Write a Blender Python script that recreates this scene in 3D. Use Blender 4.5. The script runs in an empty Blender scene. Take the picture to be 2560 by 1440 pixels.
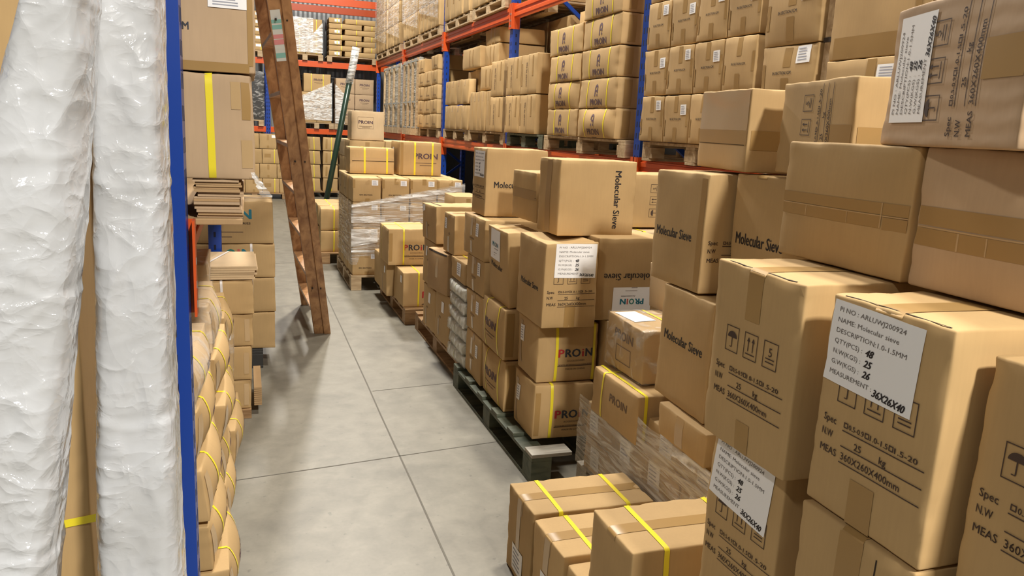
import bpy, bmesh, math, random
from mathutils import Vector, Matrix, noise
random.seed(7)
SC = bpy.context.scene
COL = SC.collection
PI = math.pi

# ------------------------------------------------------------------ camera, light, exposure
def make_camera():
    yaw, pitch, roll = .3341, .2001, -.0495
    cy, sy, cp, sp, cr, sr = math.cos(yaw), math.sin(yaw), math.cos(pitch), math.sin(pitch), math.cos(roll), math.sin(roll)
    fwd = Vector((sy*cp, cy*cp, -sp)); right = Vector((cy, -sy, 0)); down = -right.cross(fwd)
    r2 = cr*right + sr*down; d2 = -sr*right + cr*down
    cam = bpy.data.cameras.new('camera'); o = bpy.data.objects.new('camera', cam); COL.objects.link(o)
    m = Matrix.Identity(4)
    for i in range(3):
        m[i][0] = r2[i]; m[i][1] = -d2[i]; m[i][2] = -fwd[i]
    m[2][3] = 1.6
    o.matrix_world = m
    cam.sensor_width = 36; cam.lens = 1950/2560*36; cam.clip_end = 100; cam.clip_start = .05
    SC.camera = o
make_camera()
w = bpy.data.worlds.new('warehouse_air'); SC.world = w; w.use_nodes = True
w.node_tree.nodes['Background'].inputs[0].default_value = (1, .95, .87, 1)
w.node_tree.nodes['Background'].inputs[1].default_value = .05
SC.view_settings.view_transform = 'Standard'; SC.view_settings.look = 'None'
SC.view_settings.exposure = 0.0; SC.view_settings.gamma = 1
SC.cycles.use_denoising = True
SC.cycles.max_bounces = 8; SC.cycles.transparent_max_bounces = 16
def lamp(x, y, z, sx, sy, power, col=(1, .95, .87)):
    l = bpy.data.lights.new('ceiling_or_fill_light', 'AREA'); l.shape = 'RECTANGLE'; l.size = sx; l.size_y = sy
    l.energy = power; l.color = col
    o = bpy.data.objects.new('ceiling_or_fill_light', l); COL.objects.link(o); o.location = (x, y, z)
LAMPS = [(1.4, -3.0, 5.4, 780), (2.2, 3.1, 6.4, 330), (1.2, 7.4, 6.4, 560), (1.4, 13.2, 6.4, 520), (-3.2, -1.0, 5.6, 130)]  # last entry is an unseen fill, added to brighten the aisle-facing carton sides
for x, y, z, p in LAMPS: lamp(x, y, z, .4, .7, p)

# ------------------------------------------------------------------ materials
MATS = {}
def nmat(name):
    m = bpy.data.materials.new(name); m.use_nodes = True
    return m, m.node_tree, m.node_tree.nodes['Principled BSDF']
def plain(name, c, rough=.5, metal=0, spec=.5, coat=0):
    if name in MATS: return MATS[name]
    m, nt, b = nmat(name)
    b.inputs['Base Color'].default_value = (*c, 1); b.inputs['Roughness'].default_value = rough
    b.inputs['Metallic'].default_value = metal; b.inputs['Specular IOR Level'].default_value = spec
    b.inputs['Coat Weight'].default_value = coat
    MATS[name] = m; return m
def kraft(name, c, var=.12, bump=.25, rough=.75, flute=0):
    m, nt, b = nmat(name); N = nt.nodes; L = nt.links
    tc = N.new('ShaderNodeTexCoord'); oi = N.new('ShaderNodeObjectInfo')
    n1 = N.new('ShaderNodeTexNoise'); n1.inputs['Scale'].default_value = 5; n1.inputs['Detail'].default_value = 5
    mp = N.new('ShaderNodeMapping'); mp.inputs['Scale'].default_value = (90, 90, 7)
    n2 = N.new('ShaderNodeTexNoise'); n2.inputs['Scale'].default_value = 1.6; n2.inputs['Detail'].default_value = 3
    add = N.new('ShaderNodeVectorMath'); add.operation = 'ADD'
    sc = N.new('ShaderNodeVectorMath'); sc.operation = 'SCALE'; sc.inputs['Scale'].default_value = 37
    L.new(oi.outputs['Location'], sc.inputs[0]); L.new(tc.outputs['Object'], add.inputs[0]); L.new(sc.outputs[0], add.inputs[1])
    L.new(add.outputs[0], n1.inputs['Vector']); L.new(tc.outputs['Object'], mp.inputs[0]); L.new(mp.outputs[0], n2.inputs['Vector'])
    a = N.new('ShaderNodeMath'); a.operation = 'MULTIPLY_ADD'; a.inputs[1].default_value = .34; a.inputs[2].default_value = .83
    L.new(n1.outputs[0], a.inputs[0])
    a2 = N.new('ShaderNodeMath'); a2.operation = 'MULTIPLY_ADD'; a2.inputs[1].default_value = .1; a2.inputs[2].default_value = .95
    L.new(n2.outputs[0], a2.inputs[0])
    a3 = N.new('ShaderNodeMath'); a3.operation = 'MULTIPLY'; L.new(a.outputs[0], a3.inputs[0]); L.new(a2.outputs[0], a3.inputs[1])
    r = N.new('ShaderNodeMath'); r.operation = 'MULTIPLY_ADD'; r.inputs[1].default_value = var; r.inputs[2].default_value = 1-var/2
    L.new(oi.outputs['Random'], r.inputs[0])
    a4 = N.new('ShaderNodeMath'); a4.operation = 'MULTIPLY'; L.new(a3.outputs[0], a4.inputs[0]); L.new(r.outputs[0], a4.inputs[1])
    hs = N.new('ShaderNodeHueSaturation'); hs.inputs['Color'].default_value = (*c, 1)
    L.new(a4.outputs[0], hs.inputs['Value'])
    L.new(hs.outputs[0], b.inputs['Base Color'])
    bp = N.new('ShaderNodeBump'); bp.inputs['Strength'].default_value = bump; bp.inputs['Distance'].default_value = .004
    L.new(a3.outputs[0], bp.inputs['Height']); L.new(bp.outputs[0], b.inputs['Normal'])
    if flute:
        wv = N.new('ShaderNodeTexWave'); wv.bands_direction = 'Z'; wv.inputs['Scale'].default_value = flute; wv.inputs['Distortion'].default_value = 2.5
        wv.inputs['Detail'].default_value = 2; wv.inputs['Detail Scale'].default_value = 1.5
        L.new(tc.outputs['Object'], wv.inputs[0])
        b2 = N.new('ShaderNodeBump'); b2.inputs['Strength'].default_value = .3; b2.inputs['Distance'].default_value = .004
        L.new(wv.outputs[0], b2.inputs['Height']); L.new(bp.outputs[0], b2.inputs['Normal']); L.new(b2.outputs[0], b.inputs['Normal'])
    b.inputs['Roughness'].default_value = rough; b.inputs['Specular IOR Level'].default_value = .3
    MATS[name] = m; return m
def wood(name, c1, c2, scale=(3, 3, 40), rough=.6, axis='Z'):
    m, nt, b = nmat(name); N = nt.nodes; L = nt.links
    tc = N.new('ShaderNodeTexCoord'); oi = N.new('ShaderNodeObjectInfo')
    add = N.new('ShaderNodeVectorMath'); add.operation = 'ADD'
    L.new(tc.outputs['Object'], add.inputs[0]); L.new(oi.outputs['Location'], add.inputs[1])
    mp = N.new('ShaderNodeMapping'); mp.inputs['Scale'].default_value = scale
    n1 = N.new('ShaderNodeTexNoise'); n1.inputs['Scale'].default_value = 1; n1.inputs['Detail'].default_value = 6; n1.inputs['Distortion'].default_value = .6
    L.new(add.outputs[0], mp.inputs[0]); L.new(mp.outputs[0], n1.inputs['Vector'])
    cr = N.new('ShaderNodeValToRGB'); cr.color_ramp.elements[0].position = .32; cr.color_ramp.elements[1].position = .68
    cr.color_ramp.elements[0].color = (*c1, 1); cr.color_ramp.elements[1].color = (*c2, 1)
    L.new(n1.outputs[0], cr.inputs[0]); L.new(cr.outputs[0], b.inputs['Base Color'])
    bp = N.new('ShaderNodeBump'); bp.inputs['Strength'].default_value = .25; bp.inputs['Distance'].default_value = .004
    L.new(n1.outputs[0], bp.inputs['Height']); L.new(bp.outputs[0], b.inputs['Normal'])
    b.inputs['Roughness'].default_value = rough
    MATS[name] = m; return m
def film(name, base=.1, streak=.5, scale=(3, 3, 40), col=(.9, .9, .88), thresh=(.5, .72)):
    m = bpy.data.materials.new(name); m.use_nodes = True; nt = m.node_tree; N = nt.nodes; L = nt.links
    b = N['Principled BSDF']; out = N['Material Output']
    b.inputs['Base Color'].default_value = (*col, 1); b.inputs['Roughness'].default_value = .18; b.inputs['Specular IOR Level'].default_value = .8
    tr = N.new('ShaderNodeBsdfTransparent'); mx = N.new('ShaderNodeMixShader')
    tc = N.new('ShaderNodeTexCoord'); mp = N.new('ShaderNodeMapping'); mp.inputs['Scale'].default_value = scale
    n1 = N.new('ShaderNodeTexNoise'); n1.inputs['Scale'].default_value = 1; n1.inputs['Detail'].default_value = 4; n1.inputs['Distortion'].default_value = 1.2
    L.new(tc.outputs['Object'], mp.inputs[0]); L.new(mp.outputs[0], n1.inputs['Vector'])
    rg = N.new('ShaderNodeMapRange'); rg.inputs['From Min'].default_value = thresh[0]; rg.inputs['From Max'].default_value = thresh[1]
    rg.inputs['To Min'].default_value = base; rg.inputs['To Max'].default_value = streak
    L.new(n1.outputs[0], rg.inputs['Value']); L.new(rg.outputs[0], mx.inputs[0])
    bp = N.new('ShaderNodeBump'); bp.inputs['Strength'].default_value = .8; bp.inputs['Distance'].default_value = .012
    L.new(n1.outputs[0], bp.inputs['Height']); L.new(bp.outputs[0], b.inputs['Normal'])
    L.new(tr.outputs[0], mx.inputs[1]); L.new(b.outputs[0], mx.inputs[2]); L.new(mx.outputs[0], out.inputs['Surface'])
    MATS[name] = m; return m
def white_wrap(name):
    m, nt, b = nmat(name); N = nt.nodes; L = nt.links
    tc = N.new('ShaderNodeTexCoord')
    def nz(sc, d, dist=0):
        n = N.new('ShaderNodeTexNoise'); n.inputs['Scale'].default_value = sc; n.inputs['Detail'].default_value = d; n.inputs['Distortion'].default_value = dist
        L.new(tc.outputs['Object'], n.inputs['Vector']); return n
    n3 = nz(6, 4)
    def ridged(sc, det, stretch):
        mp = N.new('ShaderNodeMapping'); mp.inputs['Scale'].default_value = stretch; L.new(tc.outputs['Object'], mp.inputs[0])
        n = N.new('ShaderNodeTexNoise'); n.noise_type = 'RIDGED_MULTIFRACTAL'; n.normalize = False; n.inputs['Offset'].default_value = .9; n.inputs['Gain'].default_value = 1.6
        n.inputs['Scale'].default_value = sc; n.inputs['Detail'].default_value = det; n.inputs['Roughness'].default_value = .42; n.inputs['Distortion'].default_value = .25
        L.new(mp.outputs[0], n.inputs['Vector']); return n
    r1 = ridged(5, 3, (1.3, 1.3, .8)); r2 = ridged(16, 3, (1, 1, 1.3))
    cr = N.new('ShaderNodeValToRGB'); cr.color_ramp.elements[0].position = .3; cr.color_ramp.elements[1].position = .62
    cr.color_ramp.elements[0].color = (.49, .50, .51, 1); cr.color_ramp.elements[1].color = (.59, .61, .64, 1)
    L.new(n3.outputs[0], cr.inputs[0]); L.new(cr.outputs[0], b.inputs['Base Color'])
    pk = nz(3.2, 2); rg = N.new('ShaderNodeMapRange'); rg.inputs['From Min'].default_value = .40; rg.inputs['From Max'].default_value = .62; rg.inputs['To Min'].default_value = .12; rg.inputs['To Max'].default_value = .75
    L.new(pk.outputs[0], rg.inputs['Value'])
    k = N.new('ShaderNodeMath'); k.operation = 'MULTIPLY'; L.new(r2.outputs[0], k.inputs[0]); L.new(rg.outputs[0], k.inputs[1])
    ad = N.new('ShaderNodeMath'); ad.operation = 'MULTIPLY_ADD'; ad.inputs[1].default_value = 1.6; L.new(r1.outputs[0], ad.inputs[0]); L.new(k.outputs[0], ad.inputs[2])
    bp = N.new('ShaderNodeBump'); bp.inputs['Strength'].default_value = .36; bp.inputs['Distance'].default_value = .012
    L.new(ad.outputs[0], bp.inputs['Height']); L.new(bp.outputs[0], b.inputs['Normal'])
    b2 = N.new('ShaderNodeBump'); b2.inputs['Strength'].default_value = .8; b2.inputs['Distance'].default_value = .02
    L.new(ad.outputs[0], b2.inputs['Height']); L.new(b2.outputs[0], b.inputs['Coat Normal'])
    b.inputs['Roughness'].default_value = .4; b.inputs['Specular IOR Level'].default_value = .5
    b.inputs['Coat Weight'].default_value = 1; b.inputs['Coat Roughness'].default_value = .09
    MATS[name] = m; return m
def concrete(name):
    m, nt, b = nmat(name); N = nt.nodes; L = nt.links
    tc = N.new('ShaderNodeTexCoord')
    def nz(s, d, dist=0):
        n = N.new('ShaderNodeTexNoise'); n.inputs['Scale'].default_value = s; n.inputs['Detail'].default_value = d; n.inputs['Distortion'].default_value = dist
        L.new(tc.outputs['Object'], n.inputs['Vector']); return n
    n1 = nz(1.1, 4); n2 = nz(9, 8, .4); n3 = nz(60, 3)
    cr = N.new('ShaderNodeValToRGB'); e = cr.color_ramp.elements
    n4 = nz(2.6, 9, .2); n5 = nz(28, 5)
    e[0].position = .3; e[0].color = (.13, .119, .092, 1); e[1].position = .72; e[1].color = (.232, .213, .168, 1)
    mxn = N.new('ShaderNodeMath'); mxn.operation = 'MULTIPLY_ADD'; mxn.inputs[1].default_value = .55
    L.new(n2.outputs[0], mxn.inputs[0])
    m2 = N.new('ShaderNodeMath'); m2.operation = 'MULTIPLY_ADD'; m2.inputs[1].default_value = .33
    m3 = N.new('ShaderNodeMath'); m3.operation = 'MULTIPLY'; m3.inputs[1].default_value = .14; L.new(n3.outputs[0], m3.inputs[0])
    L.new(n1.outputs[0], m2.inputs[0]); L.new(m3.outputs[0], m2.inputs[2]); L.new(m2.outputs[0], mxn.inputs[2])
    L.new(mxn.outputs[0], cr.inputs[0])
    st = N.new('ShaderNodeMapRange'); st.inputs['From Min'].default_value = .52; st.inputs['From Max'].default_value = .70; st.inputs['To Min'].default_value = 1; st.inputs['To Max'].default_value = .80
    sp = N.new('ShaderNodeMapRange'); sp.inputs['From Min'].default_value = .66; sp.inputs['From Max'].default_value = .72; sp.inputs['To Min'].default_value = 1; sp.inputs['To Max'].default_value = .72
    L.new(n4.outputs[0], st.inputs['Value']); L.new(n5.outputs[0], sp.inputs['Value'])
    sm = N.new('ShaderNodeMath'); sm.operation = 'MULTIPLY'; L.new(st.outputs[0], sm.inputs[0]); L.new(sp.outputs[0], sm.inputs[1])
    hs = N.new('ShaderNodeHueSaturation'); L.new(cr.outputs[0], hs.inputs['Color']); L.new(sm.outputs[0], hs.inputs['Value']); L.new(hs.outputs[0], b.inputs['Base Color'])
    b.inputs['Roughness'].default_value = .45
    bp = N.new('ShaderNodeBump'); bp.inputs['Strength'].default_value = .12; bp.inputs['Distance'].default_value = .003
    L.new(n2.outputs[0], bp.inputs['Height']); L.new(bp.outputs[0], b.inputs['Normal'])
    MATS[name] = m; return m

KR = kraft('kraft_board', (.47, .312, .142))
KR2 = kraft('kraft_board_dusty', (.47, .33, .20), bump=.3)
KRF = kraft('kraft_board_fluted', (.46, .315, .19), flute=9)
KRL = kraft('kraft_board_pale', (.60, .44, .26))
KRE = kraft('kraft_edges', (.40, .26, .13), bump=.6)
TAPE = plain('parcel_tape', (.36, .22, .08), .34, spec=.45)
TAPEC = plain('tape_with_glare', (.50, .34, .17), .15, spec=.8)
INK = plain('print_ink', (.018, .014, .016), .6)
INKB = plain('brown_ink', (.055, .032, .022), .7)
INKF = plain('faded_ink', (.14, .085, .05), .7)
INKP = plain('purple_ink', (.10, .055, .07), .7)
GAP = plain('flap_shadow_gap', (.03, .018, .01), .9)
RED = plain('red_ink', (.42, .03, .03), .6)
NAVY = plain('navy_ink', (.035, .04, .055), .6)
TEAL = plain('teal_ink', (.01, .16, .22), .6)
GREENI = plain('green_ink', (.02, .2, .16), .6)
PAPER = plain('label_paper', (.88, .87, .86), .6)
STRAP = plain('yellow_strap', (.80, .66, .03), .38)
STRAPW = plain('white_strap', (.75, .70, .66), .4)
BLUE = plain('blue_rack_paint', (.006, .045, .30), .33, spec=.5)
SLOT = plain('post_slot_dark', (.004, .008, .03), .8)
ORANGE = plain('orange_rack_paint', (.62, .085, .012), .35)
STEEL = plain('zinc_steel', (.5, .5, .48), .35, .8)
WPAL = wood('pale_pallet_wood', (.33, .22, .115), (.54, .40, .235), (5, 30, 30))
WBRN = wood('brown_pallet_wood', (.22, .12, .05), (.42, .26, .12), (5, 30, 30))
WGRN = wood('green_pallet_wood', (.05, .065, .045), (.13, .14, .095), (8, 20, 20))
WGRY = wood('grey_plank_wood', (.30, .28, .24), (.48, .45, .38), (6, 30, 30))
LADW = wood('ladder_wood', (.24, .11, .045), (.48, .265, .12), (22, 22, 1.2), .42)
FILM = film('stretch_film_clear', .16, .72, (4, 4, 60), (.85, .84, .8), thresh=(.46, .66))
FILMT = film('thin_clear_film', .05, .5, (9, 9, 14), (.85, .84, .8), thresh=(.5, .72))
FILMD = film('stretch_film_bunched', .25, .95, (5, 5, 28), thresh=(.42, .62))
FILMW = film('plastic_over_packs', .2, .75, (14, 14, 14), (.85, .86, .8), thresh=(.45, .7))
WRAP = white_wrap('white_woven_wrap')
GREENM = plain('dark_green_paint', (.02, .045, .03), .3, .2)
WALLM = plain('light_wall_paint', (.28, .28, .27), .7)
CORR = plain('corrugated_sheet', (.42, .44, .45), .45, .3)
DARK = plain('black_wrap_or_shade', (.012, .012, .013), .3)  # wrap colour, also used for the added shade blocks of the far rack
CONC = concrete('polished_concrete')

# ------------------------------------------------------------------ basic builders
class MB:
    def __init__(s): s.v = []; s.f = []; s.m = []
    def add(s, vs, fs, mi=0):
        n = len(s.v); s.v += [tuple(p) for p in vs]; s.f += [tuple(i+n for i in f) for f in fs]; s.m += [mi]*len(fs)
    def box(s, x0, x1, y0, y1, z0, z1, mi=0, mat=None):
        vs = [Vector((x, y, z)) for z in (z0, z1) for y in (y0, y1) for x in (x0, x1)]
        if mat is not None: vs = [mat @ p for p in vs]
        s.add(vs, [(0, 2, 3, 1), (4, 5, 7, 6), (0, 1, 5, 4), (2, 6, 7, 3), (0, 4, 6, 2), (1, 3, 7, 5)], mi)
    def bar(s, a, b, wd, th, up=(0, 0, 1), mi=0):
        a = Vector(a); b = Vector(b); d = (b-a); L = d.length; d.normalize()
        u = Vector(up); u = (u - d*u.dot(d)).normalized(); r = d.cross(u)
        m = Matrix((( *[r[0]], d[0], u[0], a[0]), (r[1], d[1], u[1], a[1]), (r[2], d[2], u[2], a[2]), (0, 0, 0, 1)))
        s.box(-wd/2, wd/2, 0, L, -th/2, th/2, mi, m)
    def tube(s, pts, r, n=10, mi=0):
        pts = [Vector(p) for p in pts]; rings = []
        for i, p in enumerate(pts):
            d = (pts[min(i+1, len(pts)-1)]-pts[max(i-1, 0)]).normalized()
            a = d.orthogonal().normalized(); b = d.cross(a)
            rings.append([p + r*(math.cos(2*PI*k/n)*a + math.sin(2*PI*k/n)*b) for k in range(n)])
        vs = [p for R in rings for p in R]; fs = []
        for i in range(len(pts)-1):
            for k in range(n):
                fs.append((i*n+k, i*n+(k+1) % n, (i+1)*n+(k+1) % n, (i+1)*n+k))
        fs.append(tuple(range(n))[::-1]); fs.append(tuple((len(pts)-1)*n+k for k in range(n)))
        s.add(vs, fs, mi)
    def mesh(s, name, mats, smooth=False, bevel=0):
        me = bpy.data.meshes.new(name); me.from_pydata(s.v, [], s.f)
        for m in (mats if isinstance(mats, (list, tuple)) else [mats]): me.materials.append(m)
        if any(s.m): me.polygons.foreach_set('material_index', s.m)
        if smooth: me.polygons.foreach_set('use_smooth', [True]*len(me.polygons))
        if bevel:
            bm = bmesh.new(); bm.from_mesh(me)
            bmesh.ops.bevel(bm, geom=bm.edges[:], offset=bevel, segments=2, affect='EDGES', profile=.5)
            bm.to_mesh(me); bm.free()
        me.update(); return me
def link(name, me, parent=None):
    o = bpy.data.objects.new(name, me); COL.objects.link(o)
    if parent: o.parent = parent
    return o
def tag(o, label, cat, group=None, kind=None):
    o['label'] = label; o['category'] = cat
    if group: o['group'] = group
    if kind: o['kind'] = kind
    return o
def thing(name, label, cat, loc=(0, 0, 0), rz=0, group=None, rx=0, ry=0):
    o = bpy.data.objects.new(name, None); COL.objects.link(o); o.empty_display_size = .1
    o.location = loc; o.rotation_mode = 'XYZ'; o.rotation_euler = (rx, ry, rz)
    return tag(o, label, cat, group)
def struct(name, me): o = link(name, me); o['kind'] = 'structure'; return o
ORD = ['first', 'second', 'third', 'fourth', 'fifth', 'sixth', 'seventh', 'eighth', 'ninth', 'tenth', 'eleventh', 'twelfth']

# ------------------------------------------------------------------ text and ink (flat shapes later laid on a face)
_tx = {}
def text2d(s, bold=0.0, shear=0.0):
    k = (s, bold, shear)
    if k in _tx: return _tx[k]
    cu = bpy.data.curves.new('lettering', 'FONT'); cu.body = s; cu.size = 1; cu.shear = shear; cu.resolution_u = 2
    o = bpy.data.objects.new('lettering', cu); COL.objects.link(o)
    dg = bpy.context.evaluated_depsgraph_get(); dg.update()
    me = bpy.data.meshes.new_from_object(o.evaluated_get(dg))
    vs = [(v.co.x, v.co.y) for v in me.vertices]; fs = [tuple(p.vertices) for p in me.polygons]
    bpy.data.objects.remove(o); bpy.data.curves.remove(cu); bpy.data.meshes.remove(me)
    if bold:                                # a heavier stroke: the same outline laid three times, a hair apart
        b = bold*1.1; n = len(vs); base = list(vs); bf = list(fs)
        for k, (dx, dy) in enumerate(((b, 0), (-b, 0), (0, b*.6))):
            vs += [(x+dx, y+dy) for x, y in base]; fs += [tuple(i+n*(k+1) for i in f) for f in bf]
    xs = [v[0] for v in vs]; ys = [v[1] for v in vs]
    _tx[k] = (vs, fs, min(xs), max(xs), min(ys), max(ys)); return _tx[k]
class Ink:
    """2-D shapes in metres; groups: material -> (verts, faces)"""
    def __init__(s): s.g = {}
    def poly(s, mat, vs, fs):
        V, F = s.g.setdefault(mat.name, ([], [])); n = len(V); V += vs; F += [tuple(i+n for i in f) for f in fs]
    def text(s, mat, t, u, v, h, wd=None, bold=0.0, anchor='c', rot=0, shear=0, capped=True):
        vs, fs, x0, x1, y0, y1 = text2d(t, bold, shear)
        sy = h/.73; sx = sy if wd is None else wd/(x1-x0)
        W = (x1-x0)*sx; ox = {'c': -W/2, 'l': 0, 'r': -W}[anchor]; c, sn = math.cos(rot), math.sin(rot)
        out = []
        for x, y in vs:
            a = (x-x0)*sx+ox; b = y*sy - h/2
            out.append((u+a*c-b*sn, v+a*sn+b*c))
        s.poly(mat, out, fs)
    def rect(s, mat, u0, u1, v0, v1):
        n = max(1, int(abs(u1-u0)/.03)); k = max(1, int(abs(v1-v0)/.03)); vs = []; fs = []
        for j in range(k+1):
            for i in range(n+1): vs.append((u0+(u1-u0)*i/n, v0+(v1-v0)*j/k))
        for j in range(k):
            for i in range(n):
                a = j*(n+1)+i; fs.append((a, a+1, a+n+2, a+n+1))
        s.poly(mat, vs, fs)
    def frame(s, mat, u0, u1, v0, v1, t):
        s.rect(mat, u0, u1, v0, v0+t); s.rect(mat, u0, u1, v1-t, v1); s.rect(mat, u0, u0+t, v0+t, v1-t); s.rect(mat, u1-t, u1, v0+t, v1-t)
    def turned(s, rot, du=0, dv=0, k=1):
        c, sn = math.cos(rot), math.sin(rot); r = Ink()
        for m, (V, F) in s.g.items(): r.g[m] = ([(k*(x*c-y*sn)+du, k*(x*sn+y*c)+dv) for x, y in V], F)
        return r
    def merge(s, o):
        for m, (V, F) in o.g.items():
            A, B = s.g.setdefault(m, ([], [])); n = len(A); A += V; B += [tuple(i+n for i in f) for f in F]
def symbol(I, kind, u, v, w, h, m):
    I.frame(m, u-w/2, u+w/2, v-h/2, v+h/2, .0018)
    if kind == 'umbrella':
        n = 12; pts = [(u + w*.36*math.cos(PI*i/n), v + h*.06 + h*.24*math.sin(PI*i/n)) for i in range(n+1)]
        I.poly(m, pts + [(u, v+h*.06)], [(i, i+1, n+1) for i in range(n)])
        I.rect(m, u-.0012, u+.0012, v-h*.3, v+h*.06); I.rect(m, u-.007, u, v-h*.32, v-h*.29)
    elif kind == 'arrows':
        for d in (-1, 1):
            x = u+d*w*.17; I.rect(m, x-.0012, x+.0012, v-h*.2, v+h*.25)
            I.poly(m, [(x-.005, v+h*.17), (x+.005, v+h*.17), (x, v+h*.34)], [(0, 1, 2)])
        I.rect(m, u-w*.34, u+w*.34, v-h*.32, v-h*.28)
    else:
        I.text(m, '5', u, v+h*.12, h*.34); I.rect(m, u-w*.3, u+w*.3, v-h*.16, v-h*.12); I.rect(m, u-w*.3, u+w*.3, v-h*.29, v-h*.25)
def spec_ink(w=.26, h=.40, symbols=True):
    """the printed face: three handling marks and the spec table; origin at the middle"""
    I = Ink(); m = INKB
    if symbols:
        for k, u in (('umbrella', -.062), ('arrows', .003), ('five', .068)): symbol(I, k, u, .038, .045, .056, m)
    for t, v in (('Spec', -.026), ('N.W', -.053), ('MEAS', -.084)): I.text(m, t, -.112, v, .014, anchor='l', bold=.012, wd={'Spec': .033, 'N.W': .028, 'MEAS': .042}[t])
    u0, u1 = -.062, .118
    I.frame(m, u0+.002, u0+.012, -.031, -.021, .002); I.frame(m, u0+.052, u0+.062, -.031, -.021, .002); I.frame(m, u0+.106, u0+.116, -.031, -.021, .002)
    I.text(m, '0.5-0.9', u0+.014, -.026, .010, wd=.036, anchor='l', bold=.015); I.text(m, '1.0-1.5', u0+.064, -.026, .010, wd=.040, anchor='l', bold=.015)
    I.text(m, '1.5-20', u0+.118, -.026, .010, wd=.048, anchor='l', bold=.015)
    I.text(m, '25', -.022, -.055, .013, bold=.012); I.text(m, 'kg', .035, -.055, .013, bold=.012)
    I.text(m, '360X260X400mm', u0+.003, -.083, .014, wd=.135, anchor='l', bold=.008)
    for v in (-.037, -.066, -.096): I.rect(m, u0, u1, v-.001, v+.001)
    return I
SHEET_LINES = ['PI NO : ARLUWJ200924', 'NAME: Molecular sieve', 'DESCRIPTION:1.0-1.5MM', 'QTY(PCS) :', 'N.W(KGS) :', 'G.W(KGS) :', 'MEASUREMENT :']
def sheet_ink(w=.21, h=.1485):
    I = Ink(); m = plain('grey_toner', (.16, .14, .13), .7); wd = [.155, .145, .165, .07, .07, .07, .105]
    for i, t in enumerate(SHEET_LINES):
        I.text(m, t, -w*.42, h*.40-i*h*.128, .0088, anchor='l', wd=wd[i])
    for i, t in enumerate(('48', '25', '26')): I.text(INK, t, -w*.42+.088, h*.40-(3+i)*h*.128, .013, bold=.04, shear=.3)
    I.text(INK, '36X26X40', w*.27, h*.40-6*h*.128-.006, .014, wd=.072, rot=-.06, bold=.04, shear=.3)
    return I
def slip_ink(w, h):
    I = Ink(); m = plain('slip_print', (.35, .36, .42), .7); r = random.Random(3)
    for i in range(5): I.rect(m, -w*.38, w*(.1+.28*r.random()), h*(.36-i*.16), h*(.30-i*.16))
    return I
def proin_ink(wd, style='near'):
    I = Ink(); h = wd*.23
    if style == 'near':
        I.text(RED, 'P', -wd/2, 0, h, wd=wd*.17, anchor='l', bold=.03)
        I.text(NAVY, 'RO', -wd*.31, 0, h, wd=wd*.44, anchor='l', bold=.03); I.text(RED, 'i', wd*.165, 0, h, wd=wd*.055, anchor='l', bold=.03)
        I.text(NAVY, 'N', wd*.26, 0, h, wd=wd*.21, anchor='l', bold=.03)
        I.text(INKF, 'ACCESSORIES', 0, -h*.95, h*.2, wd=wd*.5)
        I.rect(INKB, -wd*.5, wd*.5, -h*1.62, -h*1.54); I.text(INKB, 'www.proinaccessories.com', 0, -h*1.4, h*.2, wd=wd*.95); I.text(INKB, 'MADE IN CHINA', 0, -h*1.95, h*.2, wd=wd*.55)
    elif style == 'colour':
        I.text(TEAL, 'PR', -wd/2, 0, h, wd=wd*.38, anchor='l', bold=.04); I.text(GREENI, 'O', -wd*.1, 0, h, wd=wd*.22, anchor='l', bold=.04)
        I.text(plain('pink_ink', (.55, .12, .09), .6), 'I', wd*.155, 0, h, wd=wd*.06, anchor='l', bold=.04); I.text(TEAL, 'N', wd*.25, 0, h, wd=wd*.25, anchor='l', bold=.04)
        I.text(INKB, 'ACCESSORIES', wd*.17, -h*.95, h*.22, wd=wd*.6, bold=.02)
        I.rect(INKF, -wd*.2, wd*.3, -h*1.9, -h*1.82); I.rect(INKF, -wd*.2, wd*.05, -h*2.4, -h*2.32)
    elif style == 'faint':
        I.text(INKF, 'PROIN', 0, 0, h, wd=wd, bold=.02)
    elif style == 'dim':
        I.text(INKP, 'PROIN', 0, 0, h, wd=wd, bold=.03); I.rect(INKF, -wd*.45, wd*.45, -h*1.3, -h*1.2); I.rect(INKF, -wd*.25, wd*.3, -h*1.7, -h*1.62)
    else:   # arch emblem over the name
        m = INKP; s = wd*.27; v0 = h*.9; n = 10; t = s*.3
        out = [(s*.5*math.cos(PI-PI*i/n), v0+s*1.1+s*.5*math.sin(PI*i/n)) for i in range(n+1)]
        inn = [((s*.5-t)*math.cos(PI-PI*i/n), v0+s*1.1+(s*.5-t)*math.sin(PI*i/n)) for i in range(n+1)]
        I.poly(m, out+inn, [(i, i+1, n+2+i, n+1+i) for i in range(n)])
        I.rect(m, -s*.5, -s*.5+t, v0, v0+s*1.1); I.rect(m, s*.5-t, s*.5, v0+s*.45, v0+s*1.1); I.rect(m, -s*.5+t, s*.5-t, v0+s*.62, v0+s*.62+t*.7)
        I.rect(m, s*.22, s*.5, v0, v0+t)
        I.text(INKP, 'PROIN', 0, 0, h, wd=wd, bold=.03); I.rect(INKF, -wd*.2, wd*.2, -h*.95, -h*.85)
    return I

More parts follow.
